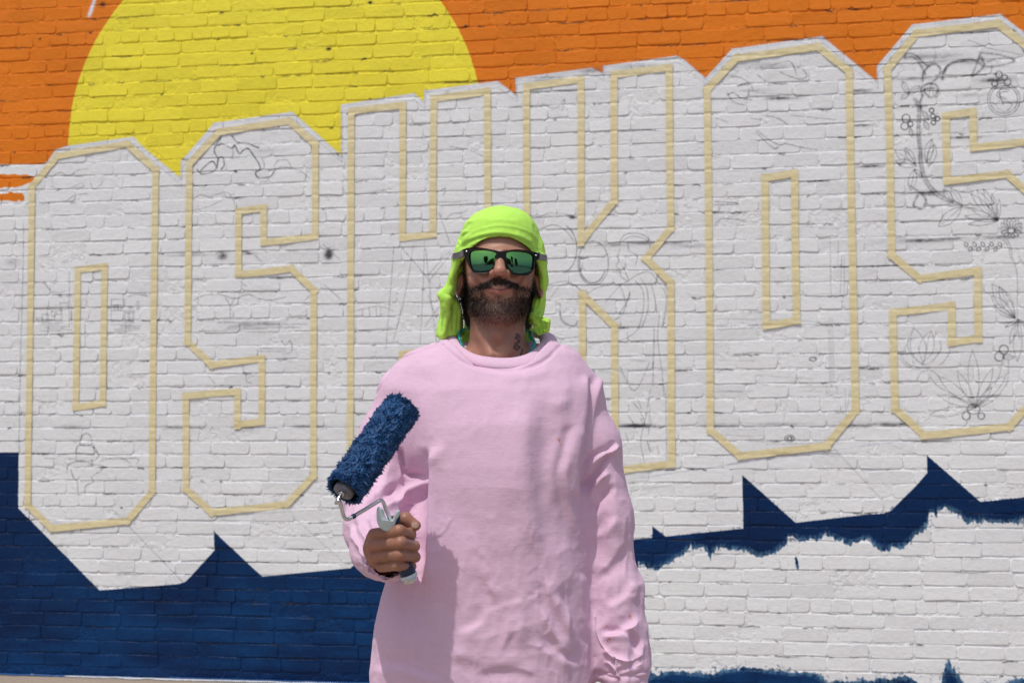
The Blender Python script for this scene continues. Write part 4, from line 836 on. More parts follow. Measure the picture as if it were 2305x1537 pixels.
folds = [ # (line, width px, amplitude m, kind r = ridge, c = crease, s = step)
 (c8([(405, 480), (402, 620), (396, 760), (390, 900), (380, 1060), (372, 1110)]), 9, .014, 's'),
 (c8([(360, 520), (350, 640), (340, 760), (335, 900), (345, 1040)]), 16, -.020, 'r'),
 (c8([(895, 230), (880, 400), (868, 560), (880, 720), (905, 880), (915, 1000)]), 26, -.013, 's'),
 (c8([(1120, 160), (1115, 300), (1100, 420), (1075, 560), (1085, 720)]), 7, -.012, 's'),
 (c8([(1180, 150), (1150, 260), (1125, 400), (1100, 540), (1080, 640)]), 8, .009, 'r'),
 (c8([(1060, 380), (1020, 520), (1000, 620), (1030, 760), (1060, 860), (1090, 960), (1120, 1080)]), 7, .007, 's'),
 (c8([(1245, 462), (1215, 500), (1170, 520), (1120, 560), (1100, 620)]), 4, .008, 's'),
 (c8([(1249, 470), (1225, 500), (1200, 520)]), 3, .005, 'r'),
 (c8([(1240, 500), (1180, 560), (1130, 640), (1100, 700)]), 8, -.012, 'r'),
 (c8([(1220, 590), (1160, 640), (1110, 720)]), 7, .009, 'r'),
 (c8([(1240, 650), (1170, 720), (1110, 800)]), 8, -.008, 'r'),
 (c8([(1200, 560), (1205, 700), (1190, 850), (1180, 1000)]), 15, .008, 's'),
 (c8([(1250, 780), (1180, 850), (1120, 900)]), 8, .006, 's'),
 (c8([(1290, 900), (1230, 1000), (1150, 1080)]), 9, -.006, 's'),
 (c8([(1320, 1060), (1270, 1150), (1180, 1200)]), 9, .007, 's'),
 (c8([(1350, 1220), (1300, 1280), (1220, 1310), (1165, 1305)]), 8, .010, 's'),
 (c8([(1160, 1310), (1230, 1300), (1310, 1320), (1345, 1370), (1350, 1430)]), 7, -.008, 'r'),
 (c8([(1370, 1330), (1340, 1400), (1345, 1450)]), 6, .008, 's'),
 (c8([(1170, 1380), (1230, 1420), (1290, 1440), (1340, 1430)]), 6, .007, 'r'),
 (c8([(1380, 1420), (1320, 1450), (1260, 1480), (1230, 1500)]), 5, -.005, 'r'),
 (c8([(1180, 1440), (1220, 1480), (1240, 1530)]), 5, .006, 's'),
 (c8([(1145, 1230), (1150, 1300), (1180, 1370), (1230, 1420), (1245, 1480), (1250, 1530)]), 2.2, .004, 'r'),
 # folds of the bent arm, running from the armpit
 (c8([(270, 480), (290, 560), (300, 600), (350, 610)]), 5, -.011, 'r'),
 (c8([(255, 490), (275, 560), (285, 620), (300, 640)]), 5, .008, 'r'),
 (c8([(385, 655), (340, 680), (310, 740), (300, 800)]), 8, -.020, 'r'),
 (c8([(380, 620), (330, 640), (280, 700), (250, 760)]), 8, .010, 's'),
 (c8([(290, 640), (230, 680), (170, 720), (120, 760)]), 9, -.010, 'r'),
 (c8([(300, 700), (240, 740), (180, 780), (120, 830)]), 9, .009, 'r'),
 (c8([(230, 520), (200, 600), (180, 700)]), 9, .006, 's'),
 (c8([(60, 790), (70, 860), (110, 930), (140, 970)]), 7, -.007, 'r'),
 (c8([(40, 820), (50, 880), (90, 960), (130, 1010)]), 6, .005, 's'),
 (c8([(110, 790), (130, 850), (150, 900)]), 6, -.006, 'r'),
 (c8([(160, 960), (150, 1000), (170, 1060)]), 5, -.005, 's'), (c8([(190, 1045), (240, 1060), (300, 1060)]), 4, -.004, 'r'),
 # shallow crumples of the front
 (c8([(650, 1180), (640, 1250), (590, 1290), (520, 1310)]), 9, .0045, 's'), (c8([(690, 1070), (670, 1110), (700, 1180)]), 7, .0035, 's'), (c8([(480, 1400), (560, 1440), (700, 1460), (860, 1450)]), 12, .004, 's'),
 (c8([(920, 1060), (935, 1140), (990, 1250), (1040, 1350)]), 8, .006, 's'), (c8([(960, 1130), (1010, 1180), (1060, 1280), (1100, 1400)]), 9, -.005, 's'), (c8([(900, 1180), (950, 1300), (1040, 1420)]), 9, .005, 'r'), (c8([(870, 1330), (960, 1400), (1090, 1460)]), 9, -.005, 's'),
 (c8([(1000, 400), (960, 520), (950, 640), (960, 760)]), 14, .005, 's'), (c8([(930, 330), (1000, 290), (1060, 280)]), 16, .004, 'r'), (c8([(470, 450), (440, 520), (430, 600)]), 16, .005, 'r'), (c8([(520, 620), (600, 780), (640, 940)]), 22, .003, 's'), (c8([(760, 640), (740, 800), (790, 980)]), 22, -.003, 's'),
 (c8([(560, 1000), (640, 1080), (720, 1240), (740, 1400)]), 16, .0035, 's'), (c8([(430, 1150), (480, 1260), (470, 1420)]), 14, -.004, 's'), (c8([(180, 1330), (210, 1400), (230, 1500)]), 11, .005, 's'), (c8([(330, 1200), (350, 1300), (340, 1440)]), 16, .005, 'r'), (c8([(800, 1100), (820, 1240), (800, 1400)]), 14, .0035, 'r'),
 (c8([(150, 1480), (260, 1460), (380, 1500), (480, 1530)]), 8, -.004, 's'), (c8([(600, 1500), (760, 1480), (900, 1510)]), 8, .0035, 's'), (c8([(1040, 1180), (1020, 1300), (1060, 1420)]), 9, .0045, 'r'),
 (c8([(480, 20), (300, 80), (240, 120), (190, 210), (165, 260)]), 2.2, -.0042, 'r'), (c8([(960, 30), (1060, 60), (1130, 120)]), 2.5, -.002, 'r'), (c8([(300, 120), (420, 180), (500, 280)]), 20, .004, 's'), (c8([(700, 170), (860, 170), (980, 120)]), 12, .003, 'r'),
]
for k in range(46):
    if k < 28: x, y = rng.uniform(990, 1320), rng.uniform(1040, 1530); a = math.pi/2+rng.normal(0, .55); L = rng.uniform(35, 110)
    elif k < 36: x, y = rng.uniform(1340, 1440), rng.uniform(1030, 1500); a = math.pi*.72+rng.normal(0, .35); L = rng.uniform(25, 60)
    else: x, y = rng.uniform(850, 960), rng.uniform(1340, 1530); a = math.pi/2+rng.normal(0, .5); L = rng.uniform(30, 80)
    b_ = rng.normal(0, .35); folds.append(([(x, y), (x+L*.5*math.cos(a), y+L*.5*math.sin(a)), (x+L*.5*math.cos(a)+L*.5*math.cos(a+b_), y+L*.5*math.sin(a)+L*.5*math.sin(a+b_))], rng.uniform(2.5, 6), rng.uniform(.0006, .0013)*rng.choice([-1, 1]), 's'))
VT = creases(VT, QT, folds, -.25); NT = normals(VT, QT)
pxt, pyt = project(VT)
crumple = np.abs(vnoise(VT*np.array([1, 1, .7]), 15, 21))*.0055+np.abs(vnoise(VT*np.array([1.3, 1, .8]), 38, 23))*.0020+vnoise(VT, 85, 25)*.0004
armw = np.clip((pxt-1330)/30, 0, 1)*np.clip((pyt-1000)/200, 0, 1)+np.clip((900-pxt)/30, 0, 1)*np.clip((pyt-1000)/80, 0, 1)*np.clip((1330-pyt)/40, 0, 1)
crumple = crumple*(.45+.55*np.clip((pyt-1100)/250, 0, 1)+.9*armw)
VT = VT-NT*crumple[:, None]
# gathers at the cuff of the raised arm
cu = np.array(armR[-1]); ax = np.array(armR[-1])-np.array(armR[-2]); ax /= np.linalg.norm(ax); rel = VT-cu; al = rel @ ax; rad = rel-al[:, None]*ax; rl = np.linalg.norm(rad, axis=1)
ang = np.arctan2(rad[:, 2], rad[:, 0]); near = np.exp(-((al-.012)/.045)**2)*(rl < .09)*(VT[:, 1] < -.12)
VT = VT+NT*((np.sin(ang*13+3*vnoise(VT, 30, 2))*.0022+np.sin(ang*29)*.0006)*near)[:, None]
tuck = .6*np.exp(-((al+.030)/.008)**2)*(rl < .09)*(VT[:, 1] < -.14); VT = VT-NT*(tuck*.004)[:, None]
# cuff of the hanging arm
zc_ = M(1408, 1512, .05)[2]; nr = (pxt > 1338)*np.exp(-((VT[:, 2]-zc_)/.006)**2); VT = VT-NT*(nr*.005)[:, None]
ol = [tuple(p) for p in zip(*project(loop([M(1000, 757, -.062), M(1010, 790, .0), M(1050, 818, .062), M(1100, 830, .091), M(1160, 832, .090), M(1212, 818, .062), M(1248, 790, .0), M(1247, 762, -.062)], 40)[:36]))]
dgr = seg_dist(pxt, pyt, ol)[0]; VT = VT-NT*(.0035*np.exp(-((dgr-1.5)/3.0)**2)*(VT[:, 1] < .08))[:, None]
shirt = mesh_obj('sweatshirt', VT, QT, PINK, man)
spot = np.zeros(len(VT))
for sx_, sy_, r_ in ((1259, 989, 2.6), (1260, 993, 2.2), (1419, 1387, 2.6), (1370, 1438, 2.8), (1366, 1443, 2), (1365, 1408, 1.6), (1262, 1000, 1.4)): spot = np.maximum(spot, np.exp(-(((pxt-sx_)**2+((pyt-sy_)*.8)**2)/r_**2))*(NT[:, 1] < 0))
color_attr(shirt.data, 'spot', np.clip(spot, 0, 1))
# ribbed collar band
inner = [M(1030, 753, -.055), M(1037, 775, -.005), M(1063, 796, .045), M(1100, 806, .068), M(1148, 808, .068), M(1186, 799, .045), M(1212, 778, -.005), M(1216, 756, -.055), M(1175, 742, -.095), M(1070, 742, -.095)]
outer = [M(1000, 757, -.062), M(1010, 790, .0), M(1050, 818, .062), M(1100, 830, .091), M(1160, 832, .090), M(1212, 818, .062), M(1248, 790, .0), M(1247, 762, -.062), M(1190, 752, -.112), M(1060, 752, -.112)]
n = 360; A = loop(inner, n); B = loop(outer, n); V = []; prof = []
for k, (s, up_) in enumerate(((-.06, -.007), (0, .003), (.10, .0068), (.35, .0090), (.6, .0090), (.88, .0078), (1.0, .0045), (1.02, -.008))):
    V.append(A+(B-A)*s)
    d = (B-A)/np.linalg.norm(B-A, axis=1, keepdims=True); tg = np.roll(A, -1, 0)-np.roll(A, 1, 0); nm = np.cross(d, tg); nm /= np.linalg.norm(nm, axis=1, keepdims=True); nm *= np.sign((nm*np.array([0, -1, .35])).sum(1, keepdims=True)+1e-9) if k < 0 else 1
    axis_ = M(1122, 790, -.015); out_ = (A+B)/2-axis_; out_[:, 2] = .05; out_ /= np.linalg.norm(out_, axis=1, keepdims=True); nm = nm*np.sign((nm*out_).sum(1, keepdims=True)+1e-9)
    rib = .0007*np.sin(np.arange(n)*2*math.pi*120/n)*(0 < s < 1)
    V[-1] = V[-1]+nm*(up_+rib[:, None])
V = np.concatenate(V); Q = np.array([(k*n+i, k*n+(i+1) % n, (k+1)*n+(i+1) % n, (k+1)*n+i) for k in range(7) for i in range(n)])
co_ = mesh_obj('collar', V, Q, PINK, man); color_attr(co_.data, 'spot', np.zeros(len(V)))

# ---- trousers and shoes, below the picture
GP = Grid((-.26, -.22, .0), (.22, .22, .95), .012)
GP.add(GP.loft([.70, .95], [-.025, -.025], [.175, .15], [0, 0], [.12, .11]))
for s in (-1, 1): GP.add(GP.chain([(-.025+s*.085, 0, .80), (-.025+s*.105, -.01, .45), (-.025+s*.125, .01, .07)], [.095, .070, .062], .02), .02)
v_, q_ = GP.mesh(); v_ = relax(v_, q_, 2); v_ = v_+normals(v_, q_)*(vnoise(v_, 16, 3)*.006)[:, None]
mesh_obj('trousers', v_, q_, simple_mat('dark_denim', (.03, .04, .07), .9, bump=.4), man)
for s in (-1, 1):
    gq = Grid((-.025+s*.13-.07, -.22, 0), (-.025+s*.13+.07, .12, .14), .008); gq.add(gq.chain([(-.025+s*.13, .05, .06), (-.025+s*.135, -.03, .055), (-.025+s*.14, -.13, .04)], [.045, .044, .038], .02)); gq.sub(.004-gq.Z+0*gq.X+0*gq.Y if False else gq.Z-.005+0*gq.X+0*gq.Y, 0)
    v_, q_ = gq.mesh(); mesh_obj('shoe', v_, q_, simple_mat('shoe_canvas', (.12, .12, .13), .8), man)

# ================================================================== sunglasses
sg = empty('sunglasses', tuple(MO), YAW); tag(sg, "black framed sunglasses with green mirror lenses on the man's face", 'sunglasses')
def gl(px, py, dt=0.0):
    X, Y = 940+px/3.842, 440+py/3.842; return M(X, Y, .106-abs((X-1125)/92)**2*.030+dt)
Lc = [(445, 505), (475, 474), (560, 466), (640, 476), (682, 500), (680, 560), (652, 625), (605, 650), (535, 658), (480, 645), (452, 600)]
Rc = [(768, 500), (800, 480), (870, 478), (960, 492), (1002, 520), (1006, 570), (994, 640), (960, 668), (885, 678), (822, 660), (785, 610), (768, 555)]
sil = [(398, 466), (480, 450), (560, 453), (670, 474), (715, 484), (760, 478), (860, 466), (950, 476), (1051, 502), (1050, 548), (1028, 566), (1018, 600), (1003, 644), (966, 684), (885, 694), (810, 674), (768, 620), (752, 570), (738, 545), (718, 536), (702, 545), (694, 580), (668, 640), (615, 668), (535, 674), (478, 662), (440, 606), (424, 560), (408, 530)]
def cr(pts, k=4):
    P = np.array(pts, float); out = []
    for i in range(len(P)):
        p = [P[(i+o) % len(P)] for o in (-1, 0, 1, 2)]
        for q in range(k): f = q/k; out.append(.5*(2*p[1]+(p[2]-p[0])*f+(2*p[0]-5*p[1]+4*p[2]-p[3])*f*f+(3*p[1]-p[0]-3*p[2]+p[3])*f**3))
    return out
loops = [cr(sil, 3), cr(Lc), cr(Rc)]; flat = [p for l in loops for p in l]
tr = tessellate_polygon([[Vector((p[0], p[1], 0)) for p in l] for l in loops]); nf = len(flat)
V = [gl(*p, .0030) for p in flat]+[gl(*p, -.0020) for p in flat]; Fc = [tuple(t) for t in tr]+[tuple(i+nf for i in t[::-1]) for t in tr]; o_ = 0
for l in loops:
    for i in range(len(l)): a, b = o_+i, o_+(i+1) % len(l); Fc.append((a, b, b+nf, a+nf))
    o_ += len(l)
fo = mesh_obj('frame', V, Fc, simple_mat('black_acetate', (.006, .006, .007), .28, spec=.3), sg, False)
bm_ = bmesh_ = None
import bmesh
bm_ = bmesh.new(); bm_.from_mesh(fo.data); bmesh.ops.recalc_face_normals(bm_, faces=bm_.faces); bm_.to_mesh(fo.data); bm_.free()
def lens_mat():
    m, n, b = new_mat('green_mirror'); co = nd(n, 'ShaderNodeTexCoord').outputs['Object']; s = nd(n, 'ShaderNodeSeparateXYZ'); n.links.new(co, s.inputs[0])
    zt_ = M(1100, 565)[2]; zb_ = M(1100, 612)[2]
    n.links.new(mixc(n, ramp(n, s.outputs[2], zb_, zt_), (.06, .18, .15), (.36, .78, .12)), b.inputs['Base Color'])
    b.inputs['Metallic'].default_value = 1; b.inputs['Roughness'].default_value = .03; return m
LM = lens_mat()
for l in (Lc, Rc):
    P = np.array(cr(l)); c = P.mean(0); V = []; nn_ = len(P)
    for s, bulge in ((.995, -.0012), (.7, .0006), (.35, .0012)): V += [gl(*(c+(p-c)*s), bulge) for p in P]
    V.append(gl(*c, .0014)); Fc = [(r*nn_+i, r*nn_+(i+1) % nn_, (r+1)*nn_+(i+1) % nn_, (r+1)*nn_+i) for r in range(2) for i in range(nn_)]+[(2*nn_+i, 2*nn_+(i+1) % nn_, 3*nn_) for i in range(nn_)]
    mesh_obj('lens', V, Fc, LM, sg)
def boxpath(name, pts, hw, hh, mat, parent):
    V = []; Fc = []
    for i, p in enumerate(pts):
        p = np.array(p); d = np.array(pts[min(i+1, len(pts)-1)])-np.array(pts[max(i-1, 0)]); d = d/np.linalg.norm(d); s = np.cross(d, [0, 0, 1]); s = s/(np.linalg.norm(s)+1e-9)*hw; u = np.array([0, 0, hh[i] if isinstance(hh, (list, tuple)) else hh])
        V += [p-s-u, p+s-u, p+s+u, p-s+u]
    for i in range(len(pts)-1):
        for k in range(4): a = i*4+k; b = i*4+(k+1) % 4; Fc.append((a, b, b+4, a+4))
    Fc += [(3, 2, 1, 0), tuple(len(V)-4+k for k in range(4))]
    return mesh_obj(name, V, Fc, mat, parent, False)
TMt = simple_mat('grey_temple', (.10, .095, .10), .4, var=.5, scale=120)
boxpath('temple', [gl(402, 492, 0), M(1036, 574, .060), M(1021, 577, .030), M(1018, 583, -.03), M(1030, 605, -.07)], .0016, [.007, .0068, .0062, .005, .004], TMt, sg)
boxpath('temple', [gl(1047, 520, 0), M(1217, 579, .060), M(1229, 580, .030), M(1231, 588, -.03), M(1220, 610, -.07)], .0016, [.007, .0068, .0060, .005, .004], TMt, sg)
RV = simple_mat('rivet_silver', (.8, .8, .8), .25, 1.0)
for px_, py_ in ((424, 483), (1024, 518)):
    c = gl(px_, py_, .0034); V = [c+np.array([math.cos(a)*.0022*k, 0, math.sin(a)*.0010*k])-np.array([0, .0006*(1-k*.9), 0]) for k in (1, .5) for a in np.arange(8)*math.pi/4]; V.append(c-np.array([0, .0007, 0]))
    mesh_obj('rivet', V, [(i, (i+1) % 8, 8+(i+1) % 8, 8+i) for i in range(8)]+[(8+i, 8+(i+1) % 8, 16) for i in range(8)], RV, sg)

# ================================================================== necklace
nk = empty('bead_necklace', tuple(MO), YAW); tag(nk, "string of turquoise beads round the man's neck, half under the collar", 'necklace')
path = [M(1043, 742, -.045), M(1034, 752, -.030), M(1036, 768, -.005), M(1048, 790, .030), M(1075, 812, .052), M(1125, 824, .062), M(1170, 812, .058), M(1196, 790, .036), M(1203, 772, .008), M(1194, 757, -.022), M(1188, 745, -.045), M(1115, 730, -.078)]
L_ = loop(path, 56); bv, bf = [], []
for i in range(7):
    for k in range(8):
        th = math.pi*i/6; bv.append((math.sin(th)*math.cos(k*math.pi/4), math.sin(th)*math.sin(k*math.pi/4), math.cos(th)*.85))
bf = [(i*8+k, (i+1)*8+k, (i+1)*8+(k+1) % 8, i*8+(k+1) % 8) for i in range(6) for k in range(8)]
bme = mesh_obj('bead', np.array(bv)*.0040, bf, simple_mat('turquoise', (.012, .30, .26), .35, var=.35, scale=300), mesh_only=True)
for p in L_:
    o = bpy.data.objects.new('bead', bme); COL.objects.link(o); o.parent = nk; o.location = p; o.rotation_euler = tuple(rng.random(3)*3); sc_ = .9+.2*rng.random(); o.scale = (sc_,)*3

# ================================================================== paint roller
pr = empty('paint_roller', tuple(MO), YAW); tag(pr, "shaggy paint roller soaked in dark blue paint, held up in the man's fist", 'paint roller')
ra_, rb_ = M(775, 1103, .395), M(905, 917, .275); axr = rb_-ra_; LR = np.linalg.norm(axr); axr /= LR
e1 = np.cross(axr, [0, 1, 0]); e1 /= np.linalg.norm(e1); e2 = np.cross(axr, e1)
def tube(name, pts, r, mat, parent, n=12):
    P = [np.array(p, float) for p in pts]; V = []; Fc = []
    for i, p in enumerate(P):
        d = P[min(i+1, len(P)-1)]-P[max(i-1, 0)]; d /= np.linalg.norm(d); a = np.cross(d, [.13, .9, .4]); a /= np.linalg.norm(a); b = np.cross(d, a); rr_ = r[i] if isinstance(r, (list, tuple)) else r
        V += [p+rr_*(a*math.cos(2*math.pi*k/n)+b*math.sin(2*math.pi*k/n)) for k in range(n)]
    for i in range(len(P)-1):
        for k in range(n): Fc.append((i*n+k, i*n+(k+1) % n, (i+1)*n+(k+1) % n, (i+1)*n+k))
    Fc += [tuple(range(n))[::-1], tuple(len(V)-n+k for k in range(n))]
    o = mesh_obj(name, V, Fc, mat, parent); return o
def nap_mat():
    m, n, b = new_mat('wet_blue_nap'); co = nd(n, 'ShaderNodeTexCoord').outputs['Object']; a = noise_n(n, co, 120, 4, .7); c = noise_n(n, co, 22, 3)
    n.links.new(mixc(n, ramp(n, a, .3, .7), (.003, .038, .125), mixc(n, ramp(n, c, .3, .7), (.004, .068, .205), (.006, .105, .30))), b.inputs['Base Color'])
    b.inputs['Roughness'].default_value = .5; n.links.new(bump_n(n, a, .8, .004), b.inputs['Normal']); return m
NM = nap_mat()
nu, nv = 260, 420; Rn = .0335
uu = np.arange(nu)/nu*2*math.pi; vv = np.linspace(0, 1, nv); UU, VV = np.meshgrid(uu, vv); UU = UU.ravel(); VV = VV.ravel()
dirs_ = np.cos(UU)[:, None]*e1+np.sin(UU)[:, None]*e2; base = ra_+axr*(VV*LR)[:, None]
P0 = base+dirs_*Rn; nz = vnoise(P0, 55, 1)*.55+vnoise(P0, 110, 2)*.4+vnoise(P0, 240, 3)*.28; rg = np.abs(vnoise(P0*np.array([1, 1, 1]), 80, 7))
capr = np.clip(np.minimum(VV, 1-VV)/.05, 0, 1)**.5
rad_ = Rn*(.80+.20*capr)+.0058*nz+.004*(1-2*rg)*.7+.0022*vnoise(P0, 520, 31)+.0012*vnoise(P0, 900, 33)
VN = base+dirs_*rad_[:, None]-axr*(.004*vnoise(P0, 130, 9))[:, None]
ar = np.arange(nu*nv).reshape(nv, nu); r1 = np.roll(ar, -1, 1); QN = np.stack([ar[:-1].ravel(), r1[:-1].ravel(), r1[1:].ravel(), ar[1:].ravel()], 1)
nap = mesh_obj('roller_cover', VN, QN, NM, pr)
# matted tufts standing off the nap
nt_ = 6500; tu = rng.random(nt_)*2*math.pi; tv = rng.random(nt_)**1.0; tdir = np.cos(tu)[:, None]*e1+np.sin(tu)[:, None]*e2
endt = rng.random(nt_) < .16; tv = np.where(endt, np.where(rng.random(nt_) < .55, rng.random(nt_)*.03, 1-rng.random(nt_)*.03), tv)
rt = ra_+axr*(tv*LR)[:, None]+tdir*(Rn*.93); cl = vnoise(rt, 90, 11)[:, None]
dr = tdir+rng.normal(0, .62, (nt_, 3))+np.array([0, 0, -.15])+axr*(cl*.8)+np.where(endt, np.sign(tv-.5)*.9, 0)[:, None]*axr; dr /= np.linalg.norm(dr, axis=1, keepdims=True)
ln_ = (.0042+.0068*rng.random(nt_)**2)*(1+.5*cl[:, 0]); sd_ = np.cross(dr, rng.normal(0, 1, (nt_, 3))); sd_ /= np.linalg.norm(sd_, axis=1, keepdims=True); s2_ = np.cross(dr, sd_); wd_ = (.0012+.0022*rng.random(nt_)**2)[:, None]
tv_ = np.stack([rt+sd_*wd_, rt-sd_*wd_*.5+s2_*wd_*.87, rt-sd_*wd_*.5-s2_*wd_*.87, rt+dr*ln_[:, None]*.6+sd_*wd_*.5, rt+dr*ln_[:, None]*.6-sd_*wd_*.3+s2_*wd_*.4, rt+dr*ln_[:, None]*.6-sd_*wd_*.3-s2_*wd_*.4, rt+dr*ln_[:, None]+rng.normal(0, .0008, (nt_, 3))], 1).reshape(-1, 3)
bb = (np.arange(nt_)*7)[:, None]; tf = np.concatenate([bb+np.array([f]) for f in ((0, 1, 4, 3), (1, 2, 5, 4), (2, 0, 3, 5))]); tt = np.concatenate([bb+np.array([f]) for f in ((3, 4, 6), (4, 5, 6), (5, 3, 6))])
tuf = mesh_obj('nap_tufts', tv_, [tuple(f) for f in tf.tolist()]+[tuple(f) for f in tt.tolist()], NM, pr, False); tag(tuf, kind='stuff')
GREY = simple_mat('grey_plastic', (.17, .17, .21), .5, var=.4, scale=90); STEEL = simple_mat('steel_wire', (.62, .62, .63), .22, 1.0, var=.15, scale=60, bump=.1)
WHITEP = simple_mat('pale_plastic', (.55, .66, .70), .35, var=.08); NAVYP = simple_mat('navy_rubber', (.012, .025, .075), .5)
tube('end_cap', [ra_+axr*.01, ra_-axr*.003, ra_-axr*.006, ra_-axr*.0065], [.0195, .0195, .0185, .010], GREY, pr, 28)
tube('end_cap', [rb_-axr*.01, rb_+axr*.003, rb_+axr*.005], [.0195, .0195, .017], GREY, pr, 28)
tube('axle_nut', [ra_-axr*.004, ra_-axr*.011, ra_-axr*.012], [.0065, .0062, .004], STEEL, pr, 6)
corner = [ra_-axr*.006, ra_-axr*.020, ra_-axr*.026+np.array([-.001, 0, -.004]), M(763, 1127, .415), M(773, 1158, .408), M(777, 1166, .407), M(784, 1168, .405), M(800, 1159, .398), M(850, 1129, .372), M(857, 1125, .369), M(862, 1129, .367), M(866, 1138, .364), M(878, 1168, .350), M(886, 1190, .335)]
def fillet(pts, k=5): P = [np.array(p) for p in pts]; return list(np.array([q for q in cr_open(P, k)]))
def cr_open(P, k):
    out = []; P = [P[0]]+P+[P[-1]]
    for i in range(1, len(P)-2):
        p = P[i-1:i+3]
        for q in range(k): f = q/k; out.append(.5*(2*p[1]+(p[2]-p[0])*f+(2*p[0]-5*p[1]+4*p[2]-p[3])*f*f+(3*p[1]-p[0]-3*p[2]+p[3])*f**3))
    out.append(P[-2]); return out
tube('wire_frame', fillet(corner), .0036, STEEL, pr, 12)
tube('wire_sleeve', [M(799, 1160, .399), M(793, 1163, .402)], .0046, NAVYP, pr)
ht, hb_ = M(878, 1185, .335), M(922, 1300, .316)
hx_ = hb_-ht
tube('handle', [ht+hx_*k for k in (0, .12, .3, .5, .7, .85, .93)], [.011, .0135, .015, .0145, .0145, .0155, .0150], NAVYP, pr, 20)
tube('handle_collar', [ht+hx_*k for k in (.925, .94, .99, 1.0)], [.0158, .0165, .0160, .014], WHITEP, pr, 20)
tube('ferrule', [ht+hx_*k for k in (1.0, 1.005, 1.08, 1.085)], [.0125, .0130, .0130, .011], STEEL, pr, 20)
# flared pale yoke at the top of the handle
yo = [(848, 1146), (853, 1140), (860, 1142), (864, 1155), (870, 1166), (878, 1172), (885, 1168), (890, 1156), (896, 1147), (901, 1150), (899, 1160), (892, 1170), (888, 1186), (884, 1195), (873, 1196), (862, 1192), (853, 1184), (848, 1170)]
yo = [tuple(p) for p in cr(yo, 3)]; c_ = np.mean(yo, 0); ny = len(yo); V = []
for s, dt in ((.86, .3720), (1.0, .3690), (1.0, .352), (.9, .342)): V += [M(*(c_+(np.array(p)-c_)*s), dt-.0006*(p[1]-1146)*.5) for p in yo]
tr = tessellate_polygon([[Vector((p[0], p[1], 0)) for p in yo]])
Fc = [tuple(t) for t in tr]+[tuple(i+3*ny for i in t[::-1]) for t in tr]+[(r*ny+i, (r+1)*ny+i, (r+1)*ny+(i+1) % ny, r*ny+(i+1) % ny) for r in range(3) for i in range(ny)]
yk = mesh_obj('yoke', V, Fc, WHITEP, pr, True); bm_ = bmesh.new(); bm_.from_mesh(yk.data); bmesh.ops.recalc_face_normals(bm_, faces=bm_.faces); bm_.to_mesh(yk.data); bm_.free()
tube('yoke_pad', [M(888, 1188, .352), M(893, 1172, .350), M(898, 1158, .346)], [.004, .0065, .003], NAVYP, pr, 12)

# pieces that belong to a part hang on it
def nest(root, parent_name, names):
    ch = [c for c in COL.objects if c.parent == root]; p = [c for c in ch if c.name.split('.')[0] == parent_name][0]
    for c in ch:
        if c.name.split('.')[0] in names: c.parent = p
nest(pr, 'roller_cover', ('nap_tufts', 'end_cap')); nest(pr, 'wire_frame', ('wire_sleeve', 'axle_nut')); nest(pr, 'handle', ('handle_collar', 'ferrule', 'yoke', 'yoke_pad'))
nest(man, 'sweatshirt', ('collar',)); nest(man, 'body', ('thumbnail',)); nest(sg, 'frame', ('rivet',))

# ================================================================== what the mirrored lenses see: the far side of the lot
def leaf_tree(x, y, hgt, rad, label, seed):
    r = np.random.default_rng(seed); t = empty('tree', (x, y, 0)); tag(t, label, 'tree')
    tube('trunk', [(0, 0, 0), (.1, .05, hgt*.3), (0, .1, hgt*.6)], [.3, .22, .12], BARK, t, 10)
    n = 5200; c = r.normal(0, 1, (26, 3)); c = c/np.linalg.norm(c, axis=1, keepdims=True)*rad*(.35+.45*r.random((26, 1)))*np.array([1, 1, .8])+np.array([0, 0, hgt*.68])
    k = r.integers(0, 26, n); p = c[k]+r.normal(0, rad*.20, (n, 3)); a = r.normal(0, 1, (n, 3)); a /= np.linalg.norm(a, axis=1, keepdims=True); b = np.cross(a, r.normal(0, 1, (n, 3))); b /= np.linalg.norm(b, axis=1, keepdims=True); s = .16+.16*r.random((n, 1))
    V = np.stack([p-a*s, p-b*s*.5, p+a*s, p+b*s*.5], 1).reshape(-1, 3); mesh_obj('crown', V, (np.arange(n)*4)[:, None]+np.arange(4)[None], LEAF, t, False)
BARK = simple_mat('bark', (.10, .075, .055), .9, bump=.6); LEAF = simple_mat('foliage', (.045, .085, .025), .6, var=.5, scale=2)
leaf_tree(-9, -34, 9, 3.6, 'broad leafy tree at the far side of the lot, left of the low building', 1)
leaf_tree(12, -36, 8, 3.2, 'round leafy tree standing right of the low building', 2)
leaf_tree(19, -30, 6.5, 2.6, 'small leafy tree at the end of the far row', 3)
def bx(name, lo, hi, mat, parent):
    x0, y0, z0 = lo; x1, y1, z1 = hi
    return mesh_obj(name, [(x0, y0, z0), (x1, y0, z0), (x1, y1, z0), (x0, y1, z0), (x0, y0, z1), (x1, y0, z1), (x1, y1, z1), (x0, y1, z1)], [(3, 2, 1, 0), (4, 5, 6, 7), (0, 1, 5, 4), (1, 2, 6, 5), (2, 3, 7, 6), (3, 0, 4, 7)], mat, parent, False)
bd = empty('low_building', (1, -42, 0)); tag(bd, 'long low brick building across the lot with a row of dark windows', 'building')
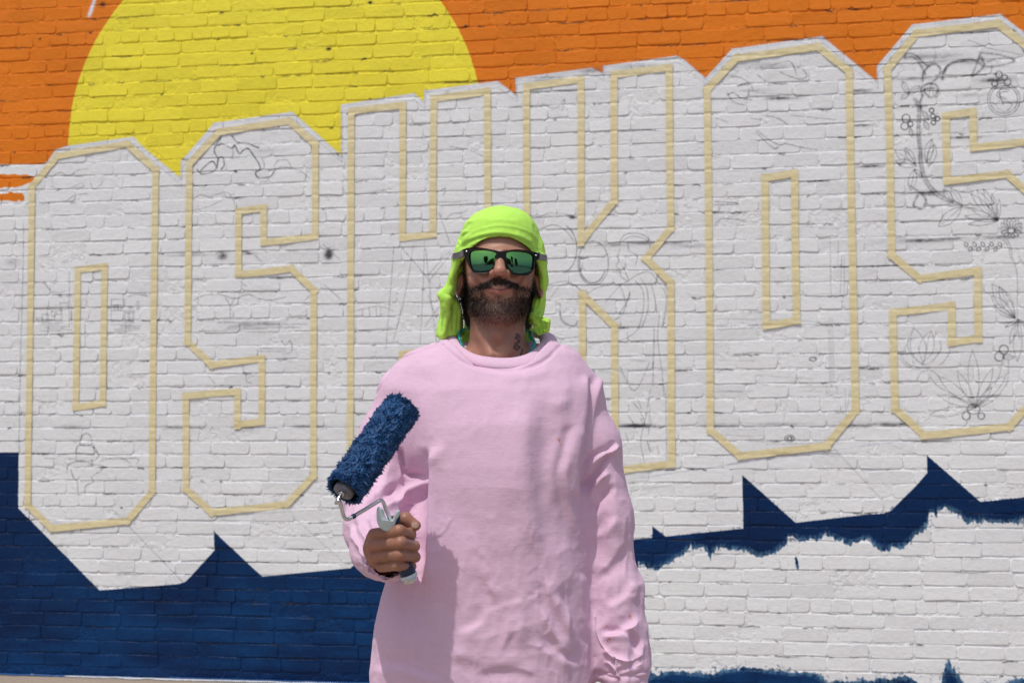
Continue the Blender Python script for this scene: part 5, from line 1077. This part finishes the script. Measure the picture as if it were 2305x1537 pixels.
bx('wall', (-8, -4, 0), (8, 4, 4.2), simple_mat('far_brick', (.24, .12, .08), .9), bd); bx('parapet', (-8.15, -4.15, 4.2), (8.15, 4.15, 4.6), simple_mat('parapet', (.4, .38, .35), .8), bd)
DG = simple_mat('dark_glass', (.02, .03, .04), .1)
for k in range(6): bx('window', (-7+k*2.5, 4.0, 1.1), (-5.4+k*2.5, 4.03, 2.9), DG, bd)
tc = empty('traffic_cone', (1.6, -9.5, 0)); tag(tc, 'orange traffic cone standing on the concrete behind the camera', 'traffic cone')
OR = simple_mat('cone_orange', (.75, .14, .02), .5); bx('base', (-.18, -.18, 0), (.18, .18, .03), OR, tc); tube('cone', [(0, 0, .03), (0, 0, .35), (0, 0, .7)], [.13, .08, .025], OR, tc, 20); tube('band', [(0, 0, .38), (0, 0, .50)], [.079, .060], WHITEP, tc, 20)
def car(x, y, rz, col, label):
    e = empty('parked_car', (x, y, 0), rz); tag(e, label, 'car', 'cars parked across the lot'); PT = simple_mat('car_paint', col, .25); n = 9
    prof = [(-2.1, .35), (-2.15, .75), (-1.9, .95), (-1.2, 1.02), (-.7, 1.42), (.6, 1.45), (1.3, 1.05), (2.0, .95), (2.15, .7), (2.1, .35)]
    V = [(x_, s*(.85 if z_ < 1.1 else .68), z_) for s in (-1, 1) for x_, z_ in prof]; N = len(prof); Fc = [tuple(range(N)), tuple(range(2*N-1, N-1, -1))]+[(i, i+N, (i+1) % N+N, (i+1) % N) for i in range(N)]
    mesh_obj('body', V, Fc, PT, e, False); RB = simple_mat('tyre_rubber', (.02, .02, .02), .8)
    for sx in (-1.3, 1.3):
        for sy in (-.86, .86): tube('wheel', [(sx, sy-.1, .32), (sx, sy+.1, .32)], .32, RB, e, 18)
    for s in (-1, 1): mesh_obj('side_window', [(-1.1, s*.815, 1.06), (1.15, s*.815, 1.08), (.55, s*.70, 1.38), (-.65, s*.70, 1.37)], [(0, 1, 2, 3)], DG, e, False)
car(-5, -24, .1, (.5, .5, .52), 'silver car parked across the lot'); car(6, -25, 3.0, (.25, .03, .03), 'dark red car parked across the lot')
